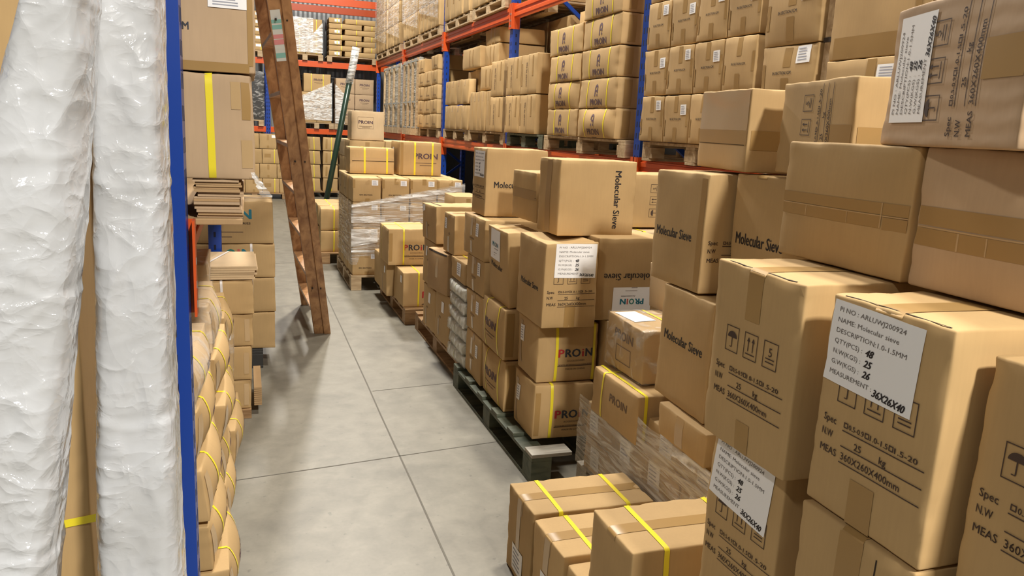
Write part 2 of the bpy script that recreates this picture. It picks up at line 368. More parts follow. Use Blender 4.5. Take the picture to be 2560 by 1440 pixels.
# ------------------------------------------------------------------ cartons
class Shape:
    """undeformed box of half sizes a,b,c with its soft deformation"""
    def __init__(s, w, d, h, seed=0, bulge=.004, dent=.003, sag=0.0, bul=None, nz=True):
        s.h = (w/2, d/2, h/2); r = random.Random(seed); s.seed = seed
        s.bl = {k: bulge*(.4+.8*r.random()) for k in ('-x', '+x', '-y', '+y')}; s.bl['+z'] = -sag; s.bl['-z'] = 0
        if bul: s.bl.update(bul)
        s.cor = {(i, j, k): Vector((r.uniform(-1, 1)*dent, r.uniform(-1, 1)*dent, (r.uniform(-1, .1)*dent if k > 0 else 0))) for i in (-1, 1) for j in (-1, 1) for k in (-1, 1)}
        s.nz = nz; s.off = Vector((seed*3.7 % 50, seed*1.3 % 50, seed*.77 % 50)); s.na = .0022 if nz else 0; s.ed = .0055
    def D(s, p):
        a, b, c = s.h; x, y, z = p
        nx, ny, nz = max(-1, min(1, x/a)), max(-1, min(1, y/b)), max(-1, min(1, z/c))
        o = Vector(p)
        o.x += (s.bl['+x'] if x > 0 else -s.bl['-x'])*(1-ny*ny)*(1-nz*nz)*abs(nx)
        o.y += (s.bl['+y'] if y > 0 else -s.bl['-y'])*(1-nx*nx)*(1-nz*nz)*abs(ny)
        if z > 0: o.z += s.bl['+z']*(1-nx*nx)*(1-ny*ny)*nz
        for (i, j, k), d in s.cor.items():
            o += d*((1+i*nx)*(1+j*ny)*(1+k*nz)/8)
        if s.na:
            q = Vector((nx*a, ny*b, nz*c))*7 + s.off
            g = min(1, (nz+1)*4)
            o.x += s.na*noise.noise(q)*abs(nx)**4; o.y += s.na*noise.noise(q+Vector((9, 3, 1)))*abs(ny)**4
            o.z += s.na*noise.noise(q+Vector((2, 8, 5)))*max(0, nz)**4*g
            ax_, ay_, az_ = abs(nx), abs(ny), abs(nz); e = max(ax_*ay_, ay_*az_, ax_*az_)**14
            if e > .02:
                k = max(0, noise.noise(Vector((nx*a, ny*b, nz*c))*23+s.off)+.15)*s.ed*e
                o.x -= k*nx*ax_**6; o.y -= k*ny*ay_**6
                if nz > 0: o.z -= k*nz*az_**6
        return o
    def on(s, face, u, v, off):
        a, b, c = s.h
        p = {'-x': (-a-off, -u, v), '+x': (a+off, u, v), '-y': (u, -b-off, v), '+y': (-u, b+off, v), '+z': (u, v, c+off)}[face]
        return s.D(p)
    def size(s, face):
        a, b, c = s.h
        return {'x': (2*b, 2*c), 'y': (2*a, 2*c), 'z': (2*a, 2*b)}[face[1]]
def body_mesh(S, mat, n=10, r=.005, grow=0.0, open_bottom=False):
    a, b, c = [h+grow for h in S.h]
    def ax(h):
        q = r/h; m = [-(1-q)+2*(1-q)*i/n for i in range(n+1)]
        return [-1, -(1-q*.4)] + m + [(1-q*.4), 1]
    X, Y, Z = ax(a), ax(b), ax(c); N = len(X)-1; idx = {}; mb = MB()
    def vid(i, j, k):
        key = (i, j, k)
        if key in idx: return idx[key]
        p = Vector((X[i]*a, Y[j]*b, Z[k]*c)); q = Vector((max(-a+r, min(a-r, p.x)), max(-b+r, min(b-r, p.y)), max(-c+r, min(c-r, p.z))))
        d = p-q; L = d.length
        if L > 1e-9: p = q + d*(r/L)
        g = S.D(p); idx[key] = len(mb.v); mb.v.append(tuple(g)); return idx[key]
    for i in range(N):
        for j in range(N):
            mb.f += [(vid(i, j, 0), vid(i, j+1, 0), vid(i+1, j+1, 0), vid(i+1, j, 0)), (vid(i, j, N), vid(i+1, j, N), vid(i+1, j+1, N), vid(i, j+1, N)),
                     (vid(i, 0, j), vid(i+1, 0, j), vid(i+1, 0, j+1), vid(i, 0, j+1)), (vid(i, N, j), vid(i, N, j+1), vid(i+1, N, j+1), vid(i+1, N, j)),
                     (vid(0, i, j), vid(0, i, j+1), vid(0, i+1, j+1), vid(0, i+1, j)), (vid(N, i, j), vid(N, i+1, j), vid(N, i+1, j+1), vid(N, i, j+1))]
    mb.m = [0]*len(mb.f)
    return mb.mesh('carton_body', mat, smooth=True)
def patch(S, face, u0, u1, v0, v1, off, mat, name, rot=0, cu=0, cv=0):
    n = max(1, int((u1-u0)/.03)); k = max(1, int((v1-v0)/.03)); mb = MB(); vs = []; fs = []; c, sn = math.cos(rot), math.sin(rot)
    for j in range(k+1):
        for i in range(n+1):
            u = u0+(u1-u0)*i/n; v = v0+(v1-v0)*j/k; vs.append(S.on(face, cu+u*c-v*sn, cv+u*sn+v*c, off))
    for j in range(k):
        for i in range(n):
            a = j*(n+1)+i; fs.append((a, a+1, a+n+2, a+n+1))
    mb.add(vs, fs); return mb.mesh(name, mat, smooth=True)
def strap_mesh(S, axis, pos, wd, mat, off=.0018):
    a, b, c = S.h; mb = MB(); P = []
    hx = a if axis == 'y' else b; e = .006
    def run(p, q, n): return [(p[0]+(q[0]-p[0])*i/n, p[1]+(q[1]-p[1])*i/n) for i in range(n)]
    X, Z = hx+off, c+off
    pts = run((-X, -Z+e), (-X, Z-e), 10) + run((-X, Z-e), (-X+e, Z), 2) + run((-X+e, Z), (X-e, Z), 10) + run((X-e, Z), (X, Z-e), 2) + run((X, Z-e), (X, -Z+e), 10) + run((X, -Z+e), (X-e, -c+.0002), 2) + run((X-e, -c+.0002), (-X+e, -c+.0002), 4) + run((-X+e, -c+.0002), (-X, -Z+e), 2)
    vs = []
    for (x, z) in pts:
        for s in (-.5, .5):
            p = (x, pos+s*wd, z) if axis == 'y' else (pos+s*wd, x, z)
            vs.append(S.D(p))
    n = len(pts); fs = [(2*i, 2*i+1, 2*((i+1) % n)+1, 2*((i+1) % n)) for i in range(n)]
    mb.add(vs, fs); return mb.mesh('strap', mat, smooth=True)
_cache = {}
def carton_parts(dims, seed, style, mat, n, r, decor):
    """list of (name, mesh, subparts)"""
    key = (dims, seed, tuple(sorted(style.items(), key=str)).__repr__(), mat.name, n, repr(decor))
    if key in _cache: return _cache[key]
    S = Shape(*dims, seed=seed, **style); out = [('body', body_mesh(S, mat, n, r), [])]
    def ink_meshes(I, face, off, name):
        res = []
        for mn, (V, F) in I.g.items():
            mb = MB(); mb.add([S.on(face, u, v, off) for u, v in V], F); res.append((name, mb.mesh(name, bpy.data.materials[mn])))
        # one mesh for all inks of a marking
        if len(res) > 1:
            mb = MB(); mats = []
            for k, (mn, (V, F)) in enumerate(I.g.items()): mb.add([S.on(face, u, v, off) for u, v in V], F, k); mats.append(bpy.data.materials[mn])
            return (name, mb.mesh(name, mats))
        return res[0]
    for di, d in enumerate(decor):
        t = d[0]
        if t == 'tape':      # face,u0,u1,v0,v1[,mat]
            out.append(('tape', patch(S, d[1], d[2], d[3], d[4], d[5], .0010+.00015*di, bpy.data.materials[d[6]] if len(d) > 6 else TAPE, 'tape'), []))
        elif t == 'strip':    # strap seen on one face only: face,u0,u1,v0,v1,rot
            out.append(('strap', patch(S, d[1], d[2], d[3], d[4], d[5], .002, STRAP, 'strap', d[6]), []))
        elif t == 'toptape':  # axis along which it runs, width, overhang on the two ends
            W, H = S.size('+z'); hw = d[2]/2; ov = d[3]; mb = MB(); vs = []; fs = []
            L = S.h[0] if d[1] == 'x' else S.h[1]; c = S.h[2]; pts = [(-L-.0012, c-ov), (-L-.0012, c-ov/2), (-L-.0012, c-.005), (-L+.004, c+.0012)] + [(-L+.004+(2*L-.008)*i/12, c+.0012) for i in range(1, 12)] + [(L-.004, c+.0012), (L+.0012, c-.005), (L+.0012, c-ov/2), (L+.0012, c-ov)]
            for p, z in pts:
                for s in (-1, 1): vs.append(S.D((p, s*hw*(-1), z) if d[1] == 'x' else (s*hw, p, z)))
            for i in range(len(pts)-1): fs.append((2*i, 2*i+1, 2*i+3, 2*i+2))
            mb.add(vs, fs); out.append(('tape', mb.mesh('tape', TAPE, smooth=True), []))
        elif t == 'seam':     # dark slit on a face
            out.append(('flap_seam', patch(S, d[1], d[2], d[3], d[4], d[5], .0007, GAP, 'flap_seam'), []))
        elif t == 'strap':
            out.append(('strap', strap_mesh(S, d[1], d[2], d[3], bpy.data.materials[d[4]] if len(d) > 4 else STRAP), []))
        elif t == 'spec':     # face, rot, symbols
            out.append(('printing',)+ink_meshes(spec_ink(symbols=d[3]).turned(d[2]), d[1], .0016, 'printing')[1:]+([],))
        elif t == 'text':     # face, string, u, v, h, wd, rot, mat
            I = Ink(); I.text(bpy.data.materials[d[8]], d[2], d[3], d[4], d[5], d[6], bold=.018, rot=d[7])
            out.append(('printing',)+ink_meshes(I, d[1], .0016, 'printing')[1:]+([],))
        elif t == 'proin':    # face, wd, u, v, rot, style
            out.append(('printing',)+ink_meshes(proin_ink(d[2], d[6]).turned(d[5], d[3], d[4]), d[1], .0016, 'printing')[1:]+([],))
        elif t == 'frame':
            I = Ink(); I.frame(INKF, d[2], d[3], d[4], d[5], .003)
            out.append(('printing',)+ink_meshes(I, d[1], .0016, 'printing')[1:]+([],))
        elif t == 'label':    # face, u, v, w, h, rot, kind
            lab = patch(S, d[1], -d[4]/2, d[4]/2, -d[5]/2, d[5]/2, .0022, PAPER, 'label', d[6], d[2], d[3]); subs = []
            if d[7]:
                I = {'sheet': sheet_ink, 'slip': slip_ink}[d[7]](d[4], d[5]) if d[7] != 'proin' else proin_ink(d[4]*.62, 'colour')
                subs = [('label_text',)+ink_meshes(I.turned(d[6], d[2], d[3]), d[1], .0029, 'label_text')[1:]]
            out.append(('label', lab, subs))
        elif t == 'film':
            out.append(('film_wrap', body_mesh(S, bpy.data.materials[d[1]], n, r, grow=.004), []))
    _cache[key] = out; return out
NCART = [0]
def carton(label, x0, x1, y0, y1, z0, z1, yaw=0, mat=None, seed=None, decor=(), n=10, r=.005, group=None, rx=0, ry=0, name='cardboard_carton', style=None, cat='box'):
    NCART[0] += 1
    dims = (round(x1-x0, 3), round(y1-y0, 3), round(z1-z0, 3))
    st = dict(bulge=.004, dent=.003); st.update(style or {})
    parts = carton_parts(dims, NCART[0] if seed is None else seed, st, mat or KR, n, r, decor)
    T = thing(name, label, cat, ((x0+x1)/2, (y0+y1)/2, z0), yaw, group, rx, ry)
    for nm, me, subs in parts:
        o = link(nm, me, T); o.location = (0, 0, dims[2]/2)
        for sn, sm in subs: link(sn, sm, o)
    return T

# ------------------------------------------------------------------ the setting
def build_room():
    mb = MB(); mb.box(-6, 9, -5, 20, -.2, 0); struct('floor', mb.mesh('floor', CONC))
    jm = plain('floor_joint_dark', (.11, .10, .08), .8)
    def joint(a, b, wd, name):
        mb = MB(); a = Vector(a); b = Vector(b); d = (b-a); n = Vector((-d.y, d.x)).normalized(); k = 40; vs = []; fs = []; r = random.Random(name)
        for i in range(k+1):
            p = a+d*i/k + n*(noise.noise(Vector((i*.4, 3.3, len(name))))*.006)
            for s in (-1, 1): vs.append((p.x+n.x*s*wd/2, p.y+n.y*s*wd/2, .0012))
        for i in range(k): fs.append((2*i, 2*i+1, 2*i+3, 2*i+2))
        mb.add(vs, fs); struct(name, mb.mesh(name, jm))
    joint((.69, -2), (.71, 17), .008, 'trim_1'); joint((-6, 2.63), (9, 4.72), .006, 'trim_2'); joint((.71, 4.54), (9, 5.6), .005, 'trim_3')
    joint((-6, 8.6), (9, 9.6), .006, 'trim_4')
    mb = MB(); vs = []; fs = []; n = 300                                         # corrugated back wall
    for i in range(n+1):
        x = -6+15*i/n; y = 18.6 + (.03 if i % 4 in (0, 1) else 0)
        vs += [(x, y, 0), (x, y, 8)]
    for i in range(n): fs.append((2*i, 2*i+2, 2*i+3, 2*i+1))
    mb.add(vs, fs); struct('wall_back', mb.mesh('wall_back', CORR))
    mb = MB(); mb.box(4.4, 4.6, -5, 18.6, 0, 8); struct('wall_right', mb.mesh('wall_right', plain('wall_shade_black', (.03, .027, .025), .8)))  # near-black colour stands for the shade behind the right rack
    mb = MB(); mb.box(-6.2, -6, -5, 18.6, 0, 8); struct('wall_left', mb.mesh('wall_left', WALLM))
    mb = MB(); mb.box(-6.2, 9, -5, 18.6, 8, 8.1); struct('ceiling', mb.mesh('ceiling', WALLM))
build_room()

# ------------------------------------------------------------------ racks
def post_mesh(H, wd=.09, dp=.07):
    mb = MB(); mb.box(-dp/2, dp/2, -wd/2, wd/2, 0, H)
    z = .1
    while z < H-.05:                                       # rows of slots on the aisle face and the side faces
        for s in (-1, 1):
            mb.box(-dp/2-.0006, -dp/2, s*.02-.006, s*.02+.006, z-.018, z+.018, 1); mb.box(dp/2, dp/2+.0006, s*.02-.006, s*.02+.006, z-.018, z+.018, 1)
            mb.box(-.006, .006, s*wd/2 - (.0006 if s < 0 else 0), s*wd/2+(.0006 if s > 0 else 0), z-.015, z+.015, 1)
        z += .075
    return mb.mesh('post', [BLUE, SLOT])
def rack_frame(label, xf, xb, y, H, group, axis='x'):
    """upright frame: front post, back post and bracing (axis = direction of its depth)"""
    T = thing('rack_upright_frame', label, 'rack', (xf, y, 0), 0 if axis == 'x' else PI/2, group)
    D = abs(xb-xf); sg = 1 if xb > xf else -1; pm = post_mesh(H)
    for k, x in enumerate((0, D*sg)):
        p = link('post', pm, T); p.location = (x, 0, 0)
        mb = MB(); mb.box(x-.06, x+.06, -.07, .07, 0, .008); link('foot_plate', mb.mesh('foot_plate', BLUE), T)
    z = .25; k = 0
    while z+.75 < H:
        a = (.03*sg, 0, z) if k % 2 == 0 else ((D-.03*sg*sg)*sg, 0, z); b = ((D-.03)*sg, 0, z+.72) if k % 2 == 0 else (.03*sg, 0, z+.72)
        mb = MB(); mb.bar(a, b, .035, .03, (0, 1, 0)); link('brace', mb.mesh('brace', BLUE), T); z += .75; k += 1
    return T
def rack_beam(label, x, y0, y1, z0, z1, group, axis='y', rivets=True, face=-1):
    """box beam with a hooked connector plate at each end; axis = its long direction"""
    L = y1-y0
    T = thing('rack_beam', label, 'rack beam', (x, y0 if face < 0 else y1, z0) if axis == 'y' else (y0, x, z0), (0 if face < 0 else PI) if axis == 'y' else -PI/2, group)
    h = z1-z0; mb = MB(); mb.box(-.022, .022, .004, L-.004, 0, h)
    mb.box(-.030, -.022, .004, L-.004, h*.62, h*.9); mb.box(-.030, -.022, .004, L-.004, h*.1, h*.38)
    link('beam', mb.mesh('beam', ORANGE, bevel=.003), T)
    for y in (0, L):
        mb = MB(); s = 1 if y == 0 else -1
        mb.box(-.052, -.046, y-.05 if y == 0 else y-.005, y+.005 if y == 0 else y+.05, -.10, h+.02)
        mb.box(-.052, .03, min(y, y+s*.004), max(y, y+s*.004), -.10, h+.02)
        c = link('connector', mb.mesh('connector', ORANGE), T)
        mb = MB()
        for z in (-.07, -.02, .04): mb.box(-.0535, -.052, y-s*.03-.006, y-s*.03+.006, z-.009, z+.009)
        link('rivet', mb.mesh('rivet', STEEL), c)
    return T
XF, XB = 2.53, 3.55                                        # right-hand rack, front and back posts
RY = [2.02, 4.78, 7.58, 10.38, 13.15, 15.95]
for i, y in enumerate(RY):
    rack_frame(['blue rack frame behind the nearest cartons on the right', 'blue rack upright frame between the emblem cartons and the slip-labelled taped cartons', 'blue rack upright frame beside the tall narrow cartons, brace behind it',
                'blue rack upright frame behind the strapped pair of cartons on the wrapped pallet', 'blue rack frame between the two wrapped tall bundles', 'farthest blue upright frame of the right rack, at the corner'][i], XF, XB, y, 4.7, 'right rack uprights')
for i in range(5):
    for lv, (z0, z1, nm) in enumerate(((1.33, 1.44, 'lower'), (2.66, 2.78, 'upper'), (3.95, 4.07, 'topmost'))):
        if lv == 2 and i < 3: continue
        for x, side in ((XF, 'front'), (XB, 'rear')):
            if side == 'rear' and lv == 2: continue
            rack_beam('orange %s %s beam of the %s bay of the right rack' % (nm, side, ['nearest', 'second', 'third', 'fourth', 'fifth'][i]), x, RY[i]+.045, RY[i+1]-.045, z0, z1, 'right rack beams')
# back rack (runs left-right along the far wall)
YB = 17.05
for i, x in enumerate((-2.2, .47, 3.3)):
    T = rack_frame(['blue frame of the far rack hidden left', 'blue upright of the far rack behind the wooden ladder', 'blue frame of the far rack hidden right'][i], x, x+1.0, YB, 5.2, 'far rack uprights', 'y')
for i, (xa, xb) in enumerate(((-2.15, .425), (.515, 3.25))):
    for z0, z1, nm in ((1.31, 1.42, 'low'), (2.66, 2.78, 'middle'), (3.90, 4.04, 'high')):
        rack_beam('orange %s beam of the far rack, %s of the ladder' % (nm, ['left', 'right'][i]), YB, xa, xb, z0, z1, 'far rack beams', 'x')
rack_beam('second high orange beam at the back of the far rack', YB+1.0, .515, 3.25, 3.86, 4.0, 'far rack beams', 'x')
# left rack
XL = -.172
rack_frame('near blue upright frame beside the white wrapped bundle', XL, XL-1.0, 2.06, 4.6, 'left rack uprights')
rack_frame('blue upright frame standing in front of the coloured-letter cartons', XL, XL-1.0, 4.82, 4.6, 'left rack uprights')
rack_beam('orange lower beam of the left rack under the stacked board sheets', XL, 2.105, 4.775, 1.20, 1.322, 'left rack beams', face=1)
rack_beam('orange rear beam of the left rack behind the cartons', XL-1.0, 2.105, 4.775, 1.20, 1.322, 'left rack beams')

# ------------------------------------------------------------------ pallets
def pallet(label, x0, x1, y0, y1, z=0, mat=None, h=.13, group='pallets', along='y', broken=False, gap=None):
    """deck boards across the stringers, nine blocks, three runners; along = direction of the deck boards' length"""
    m = mat or WPAL; T = thing('wooden_pallet', label, 'pallet', ((x0+x1)/2, (y0+y1)/2, z), 0, group)
    W, D = x1-x0, y1-y0; t = .018; bh = h-3*t
    if bh < .05: bh = h-3*t
    def part(nm, a, mm=None):
        mb = MB(); mb.box(*a); return link(nm, mb.mesh(nm, mm or m, bevel=.002), T)
    nb = 6
    for i in range(nb):
        if along == 'x':
            y = -D/2 + (D-.1)*i/(nb-1); xe = W/2 if not (broken and i == 0) else -W/2+.2
            part('deck_board', (-W/2, xe, y, y+.1, h-t, h), WGRY if broken and i == 0 else None)
        else:
            x = -W/2 + (W-.1)*i/(nb-1); part('deck_board', (x, x+.1, -D/2, D/2, h-t, h))
    for i in range(3):
        if along == 'x': x = -W/2+(W-.1)*i/2; part('stringer_board', (x, x+.1, -D/2, D/2, h-2*t, h-t)); part('runner', (x, x+.1, -D/2, D/2, 0, t))
        else: y = -D/2+(D-.1)*i/2; part('stringer_board', (-W/2, W/2, y, y+.1, h-2*t, h-t)); part('runner', (-W/2, W/2, y, y+.1, 0, t))
        for j in range(3):
            bx = -W/2+(W-.1)*i/2; by = -D/2+(D-.12)*j/2
            part('block', (bx, bx+.1, by, by+.12, t, h-2*t))
    return T
pallet('green painted pallet under the near strapped cartons, front board broken', 1.22, 2.02, 3.12, 4.56, 0, WGRN, .145, along='x', broken=True, group='floor pallets')
pallet('reddish brown pallet under the label cartons beyond the green pallet', 1.27, 2.25, 4.60, 5.99, 0, WBRN, .14, along='x', group='floor pallets')
pallet('dark pallet under the two strapped letter cartons', 1.21, 2.2, 6.1, 7.35, 0, WBRN, .13, along='x', group='floor pallets')
pallet('pale pallet under the film wrapped stack in the aisle', .95, 1.98, 7.48, 8.72, 0, WPAL, .145, along='x', group='floor pallets')
pallet('pallet behind the wrapped stack, under the small stacked cartons', .80, 1.8, 8.95, 10.2, 0, WBRN, .13, along='x', group='floor pallets')
pallet('pallet under the stack carrying the single square carton', 1.35, 2.4, 11.1, 12.4, 0, WPAL, .13, along='x', group='floor pallets')
pallet('low pallet beneath the film wrapped small cartons', 1.40, 2.35, 1.92, 3.02, 0, WGRY, .145, along='x', group='floor pallets')
pallet('pallet beneath the nearest tall pile of sieve cartons', .98, 1.85, .5, 1.48, 0, WPAL, .145, along='y', group='floor pallets')

# ------------------------------------------------------------------ near right pile
def D_spec(face, rot=0, symbols=True): return ('spec', face, rot, symbols)
def D_name(face, u=0, v=0, wd=.26, h=.034, rot=0, mat='print_ink'): return ('text', face, 'Molecular Sieve', u, v, h, wd, rot, mat)
PILE = 'sieve cartons in the near right pile'
tapes = lambda f, h, a=.1, b=.07: (('tape', f, -.024, .024, h/2-a, h/2-.002), ('tape', f, -.024, .024, -h/2+.002, -h/2+b))
carton('tall carton with umbrella mark and spec table, left of the data sheet carton', .986, 1.346, 1.172, 1.462, .948, 1.345, .01, n=20, group=PILE, seed=11,
       decor=(D_spec('-x'), ('tape', '-x', -.027, .022, .09, .195), ('tape', '-x', -.022, .024, -.196, -.13), ('toptape', 'x', .05, .01), ('seam', '+z', -.176, -.172, -.11, .11), ('seam', '+x', -.1, .1, .18, .184)))
carton('tall carton carrying a big white data sheet, top of its stack', .994, 1.354, .842, 1.112, .95, 1.343, 0, n=20, group=PILE, seed=12,
       decor=(D_spec('-x'), ('label', '-x', -.024, .112, .208, .1485, -.03, 'sheet'), ('tape', '-x', -.03, .026, -.196, -.115), ('toptape', 'x', .06, .01), ('seam', '+z', -.176, -.173, -.12, .11)))
carton('carton with umbrella mark cut by the right edge of the photo', 1.045, 1.405, .562, .822, .945, 1.31, 0, n=20, group=PILE, seed=13, decor=(D_spec('-x'), ('toptape', 'x', .05, .01)))
carton('carton with hanging white data sheet below the umbrella-mark carton', 1.024, 1.384, 1.215, 1.47, .547, .945, .03, n=20, group=PILE, seed=14,
       decor=(D_spec('-x'), ('label', '-x', -.01, .118, .205, .1485, -.08, 'sheet'), ('toptape', 'x', .05, .01)))
carton('plain taped carton directly under the big data sheet carton', .985, 1.345, .842, 1.105, .547, .947, 0, n=16, group=PILE, seed=15,
       decor=(('tape', '-x', -.03, .026, .06, .19), ('seam', '-x', .055, .058, -.19, .18), ('toptape', 'x', .05, .01)))
carton('carton under the one cut by the right edge', 1.04, 1.40, .56, .82, .547, .942, 0, n=8, group=PILE, seed=16, decor=(D_spec('-x'),))
for i, (a, b, t) in enumerate(((1.215, 1.47, 'left'), (.845, 1.105, 'middle'), (.56, .82, 'right'))):
    carton('bottom layer carton of the near pile, %s of three' % t, 1.0, 1.36, a, b, .147, .544, 0, n=6, group=PILE, seed=17)
crush = dict(bulge=.006, dent=.006)
carton('big side-lying carton with brown tape band, left of two above the data sheet', 1.185, 1.585, 1.147, 1.521, 1.348, 1.607, .0, n=20, group='taped cartons lying on the near pile', seed=21, style=dict(bulge=.004, dent=.002, bul={'-x': .008}),
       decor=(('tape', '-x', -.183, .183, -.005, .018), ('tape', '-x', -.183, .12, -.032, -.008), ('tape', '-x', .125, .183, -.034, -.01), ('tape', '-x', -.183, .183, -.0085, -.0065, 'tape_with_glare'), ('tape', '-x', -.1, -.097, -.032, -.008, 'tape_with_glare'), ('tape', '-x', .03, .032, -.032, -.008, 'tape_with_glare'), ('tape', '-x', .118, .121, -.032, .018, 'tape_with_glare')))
carton('big dusty side-lying carton with wrinkled tape band, right of the pair', 1.19, 1.59, .772, 1.138, 1.348, 1.607, 0, n=20, mat=KR2, group='taped cartons lying on the near pile', seed=22, style=dict(bulge=.004, dent=.002, bul={'-x': .012}),
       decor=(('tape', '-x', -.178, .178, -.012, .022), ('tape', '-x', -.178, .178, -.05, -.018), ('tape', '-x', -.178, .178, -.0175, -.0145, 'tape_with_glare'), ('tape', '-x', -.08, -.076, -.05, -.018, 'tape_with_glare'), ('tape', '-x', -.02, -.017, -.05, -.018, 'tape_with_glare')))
carton('grooved carton on its side with a white sheet reading upward, topmost right', 1.147, 1.507, .822, 1.242, 1.606, 1.868, -.30, n=22, mat=KRF, group='cartons lying on top of the near pile', seed=23, style=dict(bulge=.003, dent=.004),
       decor=(D_spec('-x', PI/2), ('label', '-x', -.118, .012, .198, .125, PI/2, 'sheet'), ('tape', '-x', .10, .2, -.02, .045)))
carton('side-lying carton with taped-over flap and open front corner, behind the name cartons', 1.505, 1.865, 2.045, 2.465, 1.505, 1.765, -.185, n=16, group='cartons lying on top of the near pile', seed=24, style=dict(bulge=.003, dent=.006),
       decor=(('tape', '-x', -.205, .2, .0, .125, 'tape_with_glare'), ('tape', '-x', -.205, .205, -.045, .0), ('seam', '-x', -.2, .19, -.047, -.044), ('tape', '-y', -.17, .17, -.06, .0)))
carton('side-lying carton with sideways handling marks and a tape patch', 1.455, 1.815, 1.535, 1.955, 1.515, 1.772, -.225, n=18, group='cartons lying on top of the near pile', seed=25,
       decor=(D_spec('-x', PI/2), ('tape', '-x', .08, .2, -.06, .01), ('tape', '-y', -.17, .17, -.06, .005)))
carton('upper carton reading Molecular Sieve with tape down its corner', 1.41, 1.67, 2.165, 2.525, 1.097, 1.49, -.04, n=18, group='cartons reading Molecular Sieve behind the near pile', seed=26, rx=-.02,
       decor=(D_name('-x', -.02, -.015, .255), ('tape', '-x', .14, .172, -.19, .18), D_spec('-y', 0, False)))
carton('lower carton reading Molecular Sieve, under the corner-taped one', 1.40, 1.66, 2.05, 2.40, .692, 1.092, -.05, n=18, group='cartons reading Molecular Sieve behind the near pile', seed=27, decor=(D_name('-x', .0, .03, .27), ))
carton('dark carton reading Molecular, tucked behind the big taped carton', 1.485, 1.845, 1.885, 2.145, 1.10, 1.502, 0, n=16, group='cartons reading Molecular Sieve behind the near pile', seed=28, decor=(D_name('-x', .015, .0, .235, .038), ('toptape', 'x', .05, .01)))
for k, (x0, x1, y0, y1, z0, z1, t) in enumerate(((1.69, 2.0, 1.9, 2.3, .70, 1.096, 'beneath the dark Molecular carton'), (1.60, 1.94, 1.535, 1.875, .147, .60, 'bottom of the hidden inner column'), (1.60, 1.94, 1.535, 1.875, .603, 1.055, 'middle of the hidden inner column'), (1.60, 1.94, 1.535, 1.875, 1.058, 1.511, 'top of the hidden inner column'))):
    carton('plain carton '+t, x0, x1, y0, y1, z0, z1, 0, n=5, group='hidden cartons inside the near pile', seed=30)
# film-wrapped low pallet between the piles
cols = [(1.935, 2.185), (2.19, 2.44), (2.445, 2.715), (2.72, 2.975)]
for r, (z0, z1) in enumerate(((.147, .298), (.30, .452))):
    for k, (a, b) in enumerate(cols):
        carton('small carton with white slip under film, %s from the aisle end, %s row' % (ORD[3-k], ['bottom', 'second'][r]), 1.41, 1.85, a, b, z0, z1, 0, n=6, seed=40+k % 3, group='film wrapped small cartons on the low pallet',
               decor=(('label', '-x', .02-.03*(r+k % 2), .0, .085, .095, .05, 'slip'), ('tape', '-x', -.10, -.07, -.07, .07)))
for k, (a, b) in enumerate(cols[:2]):
    carton('small carton in the short third row under film, %s' % ['nearer', 'farther'][k], 1.41, 1.85, a, b, .454, .572, 0, n=6, seed=43, group='film wrapped small cartons on the low pallet', decor=(('label', '-x', .02, .0, .085, .07, 0, 'slip'),))
carton('crumpled carton under the lower Molecular Sieve carton, taped middle', 1.365, 1.765, 1.99, 2.30, .574, .69, 0, n=14, seed=45, group='odd cartons on the low wrapped pallet', style=dict(bulge=.008, dent=.006), decor=(('tape', '-x', -.03, .02, -.05, .055, 'tape_with_glare'),))
carton('yellow-strapped carton under film with dim letters, on the low pallet', 1.375, 1.80, 2.455, 2.86, .455, .65, 0, n=14, seed=46, group='odd cartons on the low wrapped pallet', style=dict(bulge=.006, dent=.006),
       decor=(('strap', 'y', .10, .013), ('strap', 'x', -.18, .013), ('proin', '-x', .15, .05, .02, 0, 'faint')))
carton('small box mummified in tape and film, open front side dark', 1.44, 1.76, 2.565, 2.90, .654, .872, 0, n=14, seed=47, group='odd cartons on the low wrapped pallet', style=dict(bulge=.006, dent=.006),
       decor=(('proin', '-x', .17, 0, .045, 0, 'faint'), ('frame', '-x', -.06, .07, -.07, 0), ('tape', '-x', -.02, .06, .03, .107), ('label', '+z', -.09, .06, .1, .16, .1, None), ('strap', 'x', .0, .013), ('film', 'thin_clear_film')))
carton('pale-topped small carton wedged behind the taped-up box', 1.675, 1.95, 2.72, 2.985, .876, 1.075, 0, n=10, seed=48, mat=KRL, group='odd cartons on the low wrapped pallet', ry=-.06, decor=())

# floor cartons in front, yellow straps
FL = 'yellow strapped cartons on the floor in front'
sd = lambda a, b: (('strap', 'x', a, .016), ('strap', 'x', b, .016))
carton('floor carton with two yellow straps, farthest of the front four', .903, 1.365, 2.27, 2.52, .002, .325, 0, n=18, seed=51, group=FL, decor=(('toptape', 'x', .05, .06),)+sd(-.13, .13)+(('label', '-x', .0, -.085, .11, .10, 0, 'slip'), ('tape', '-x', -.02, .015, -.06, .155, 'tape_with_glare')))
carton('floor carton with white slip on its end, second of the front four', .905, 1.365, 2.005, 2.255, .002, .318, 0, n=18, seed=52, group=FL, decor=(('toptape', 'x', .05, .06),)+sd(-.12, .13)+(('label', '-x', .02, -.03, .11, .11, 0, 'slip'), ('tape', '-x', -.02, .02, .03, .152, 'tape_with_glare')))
carton('floor carton barely seen at the bottom edge, under the largest strapped one', .912, 1.37, 1.745, 1.99, .002, .305, 0, n=16, seed=53, group=FL, decor=(('toptape', 'x', .05, .06),)+sd(-.10, .13))
carton('largest yellow strapped carton in front, raised above the other three', .915, 1.335, 1.60, 1.845, .31, .56, .0, n=18, seed=54, group=FL, decor=(('toptape', 'x', .048, .02), ('strap', 'x', -.11, .0155), ('strap', 'x', .14, .0155)))
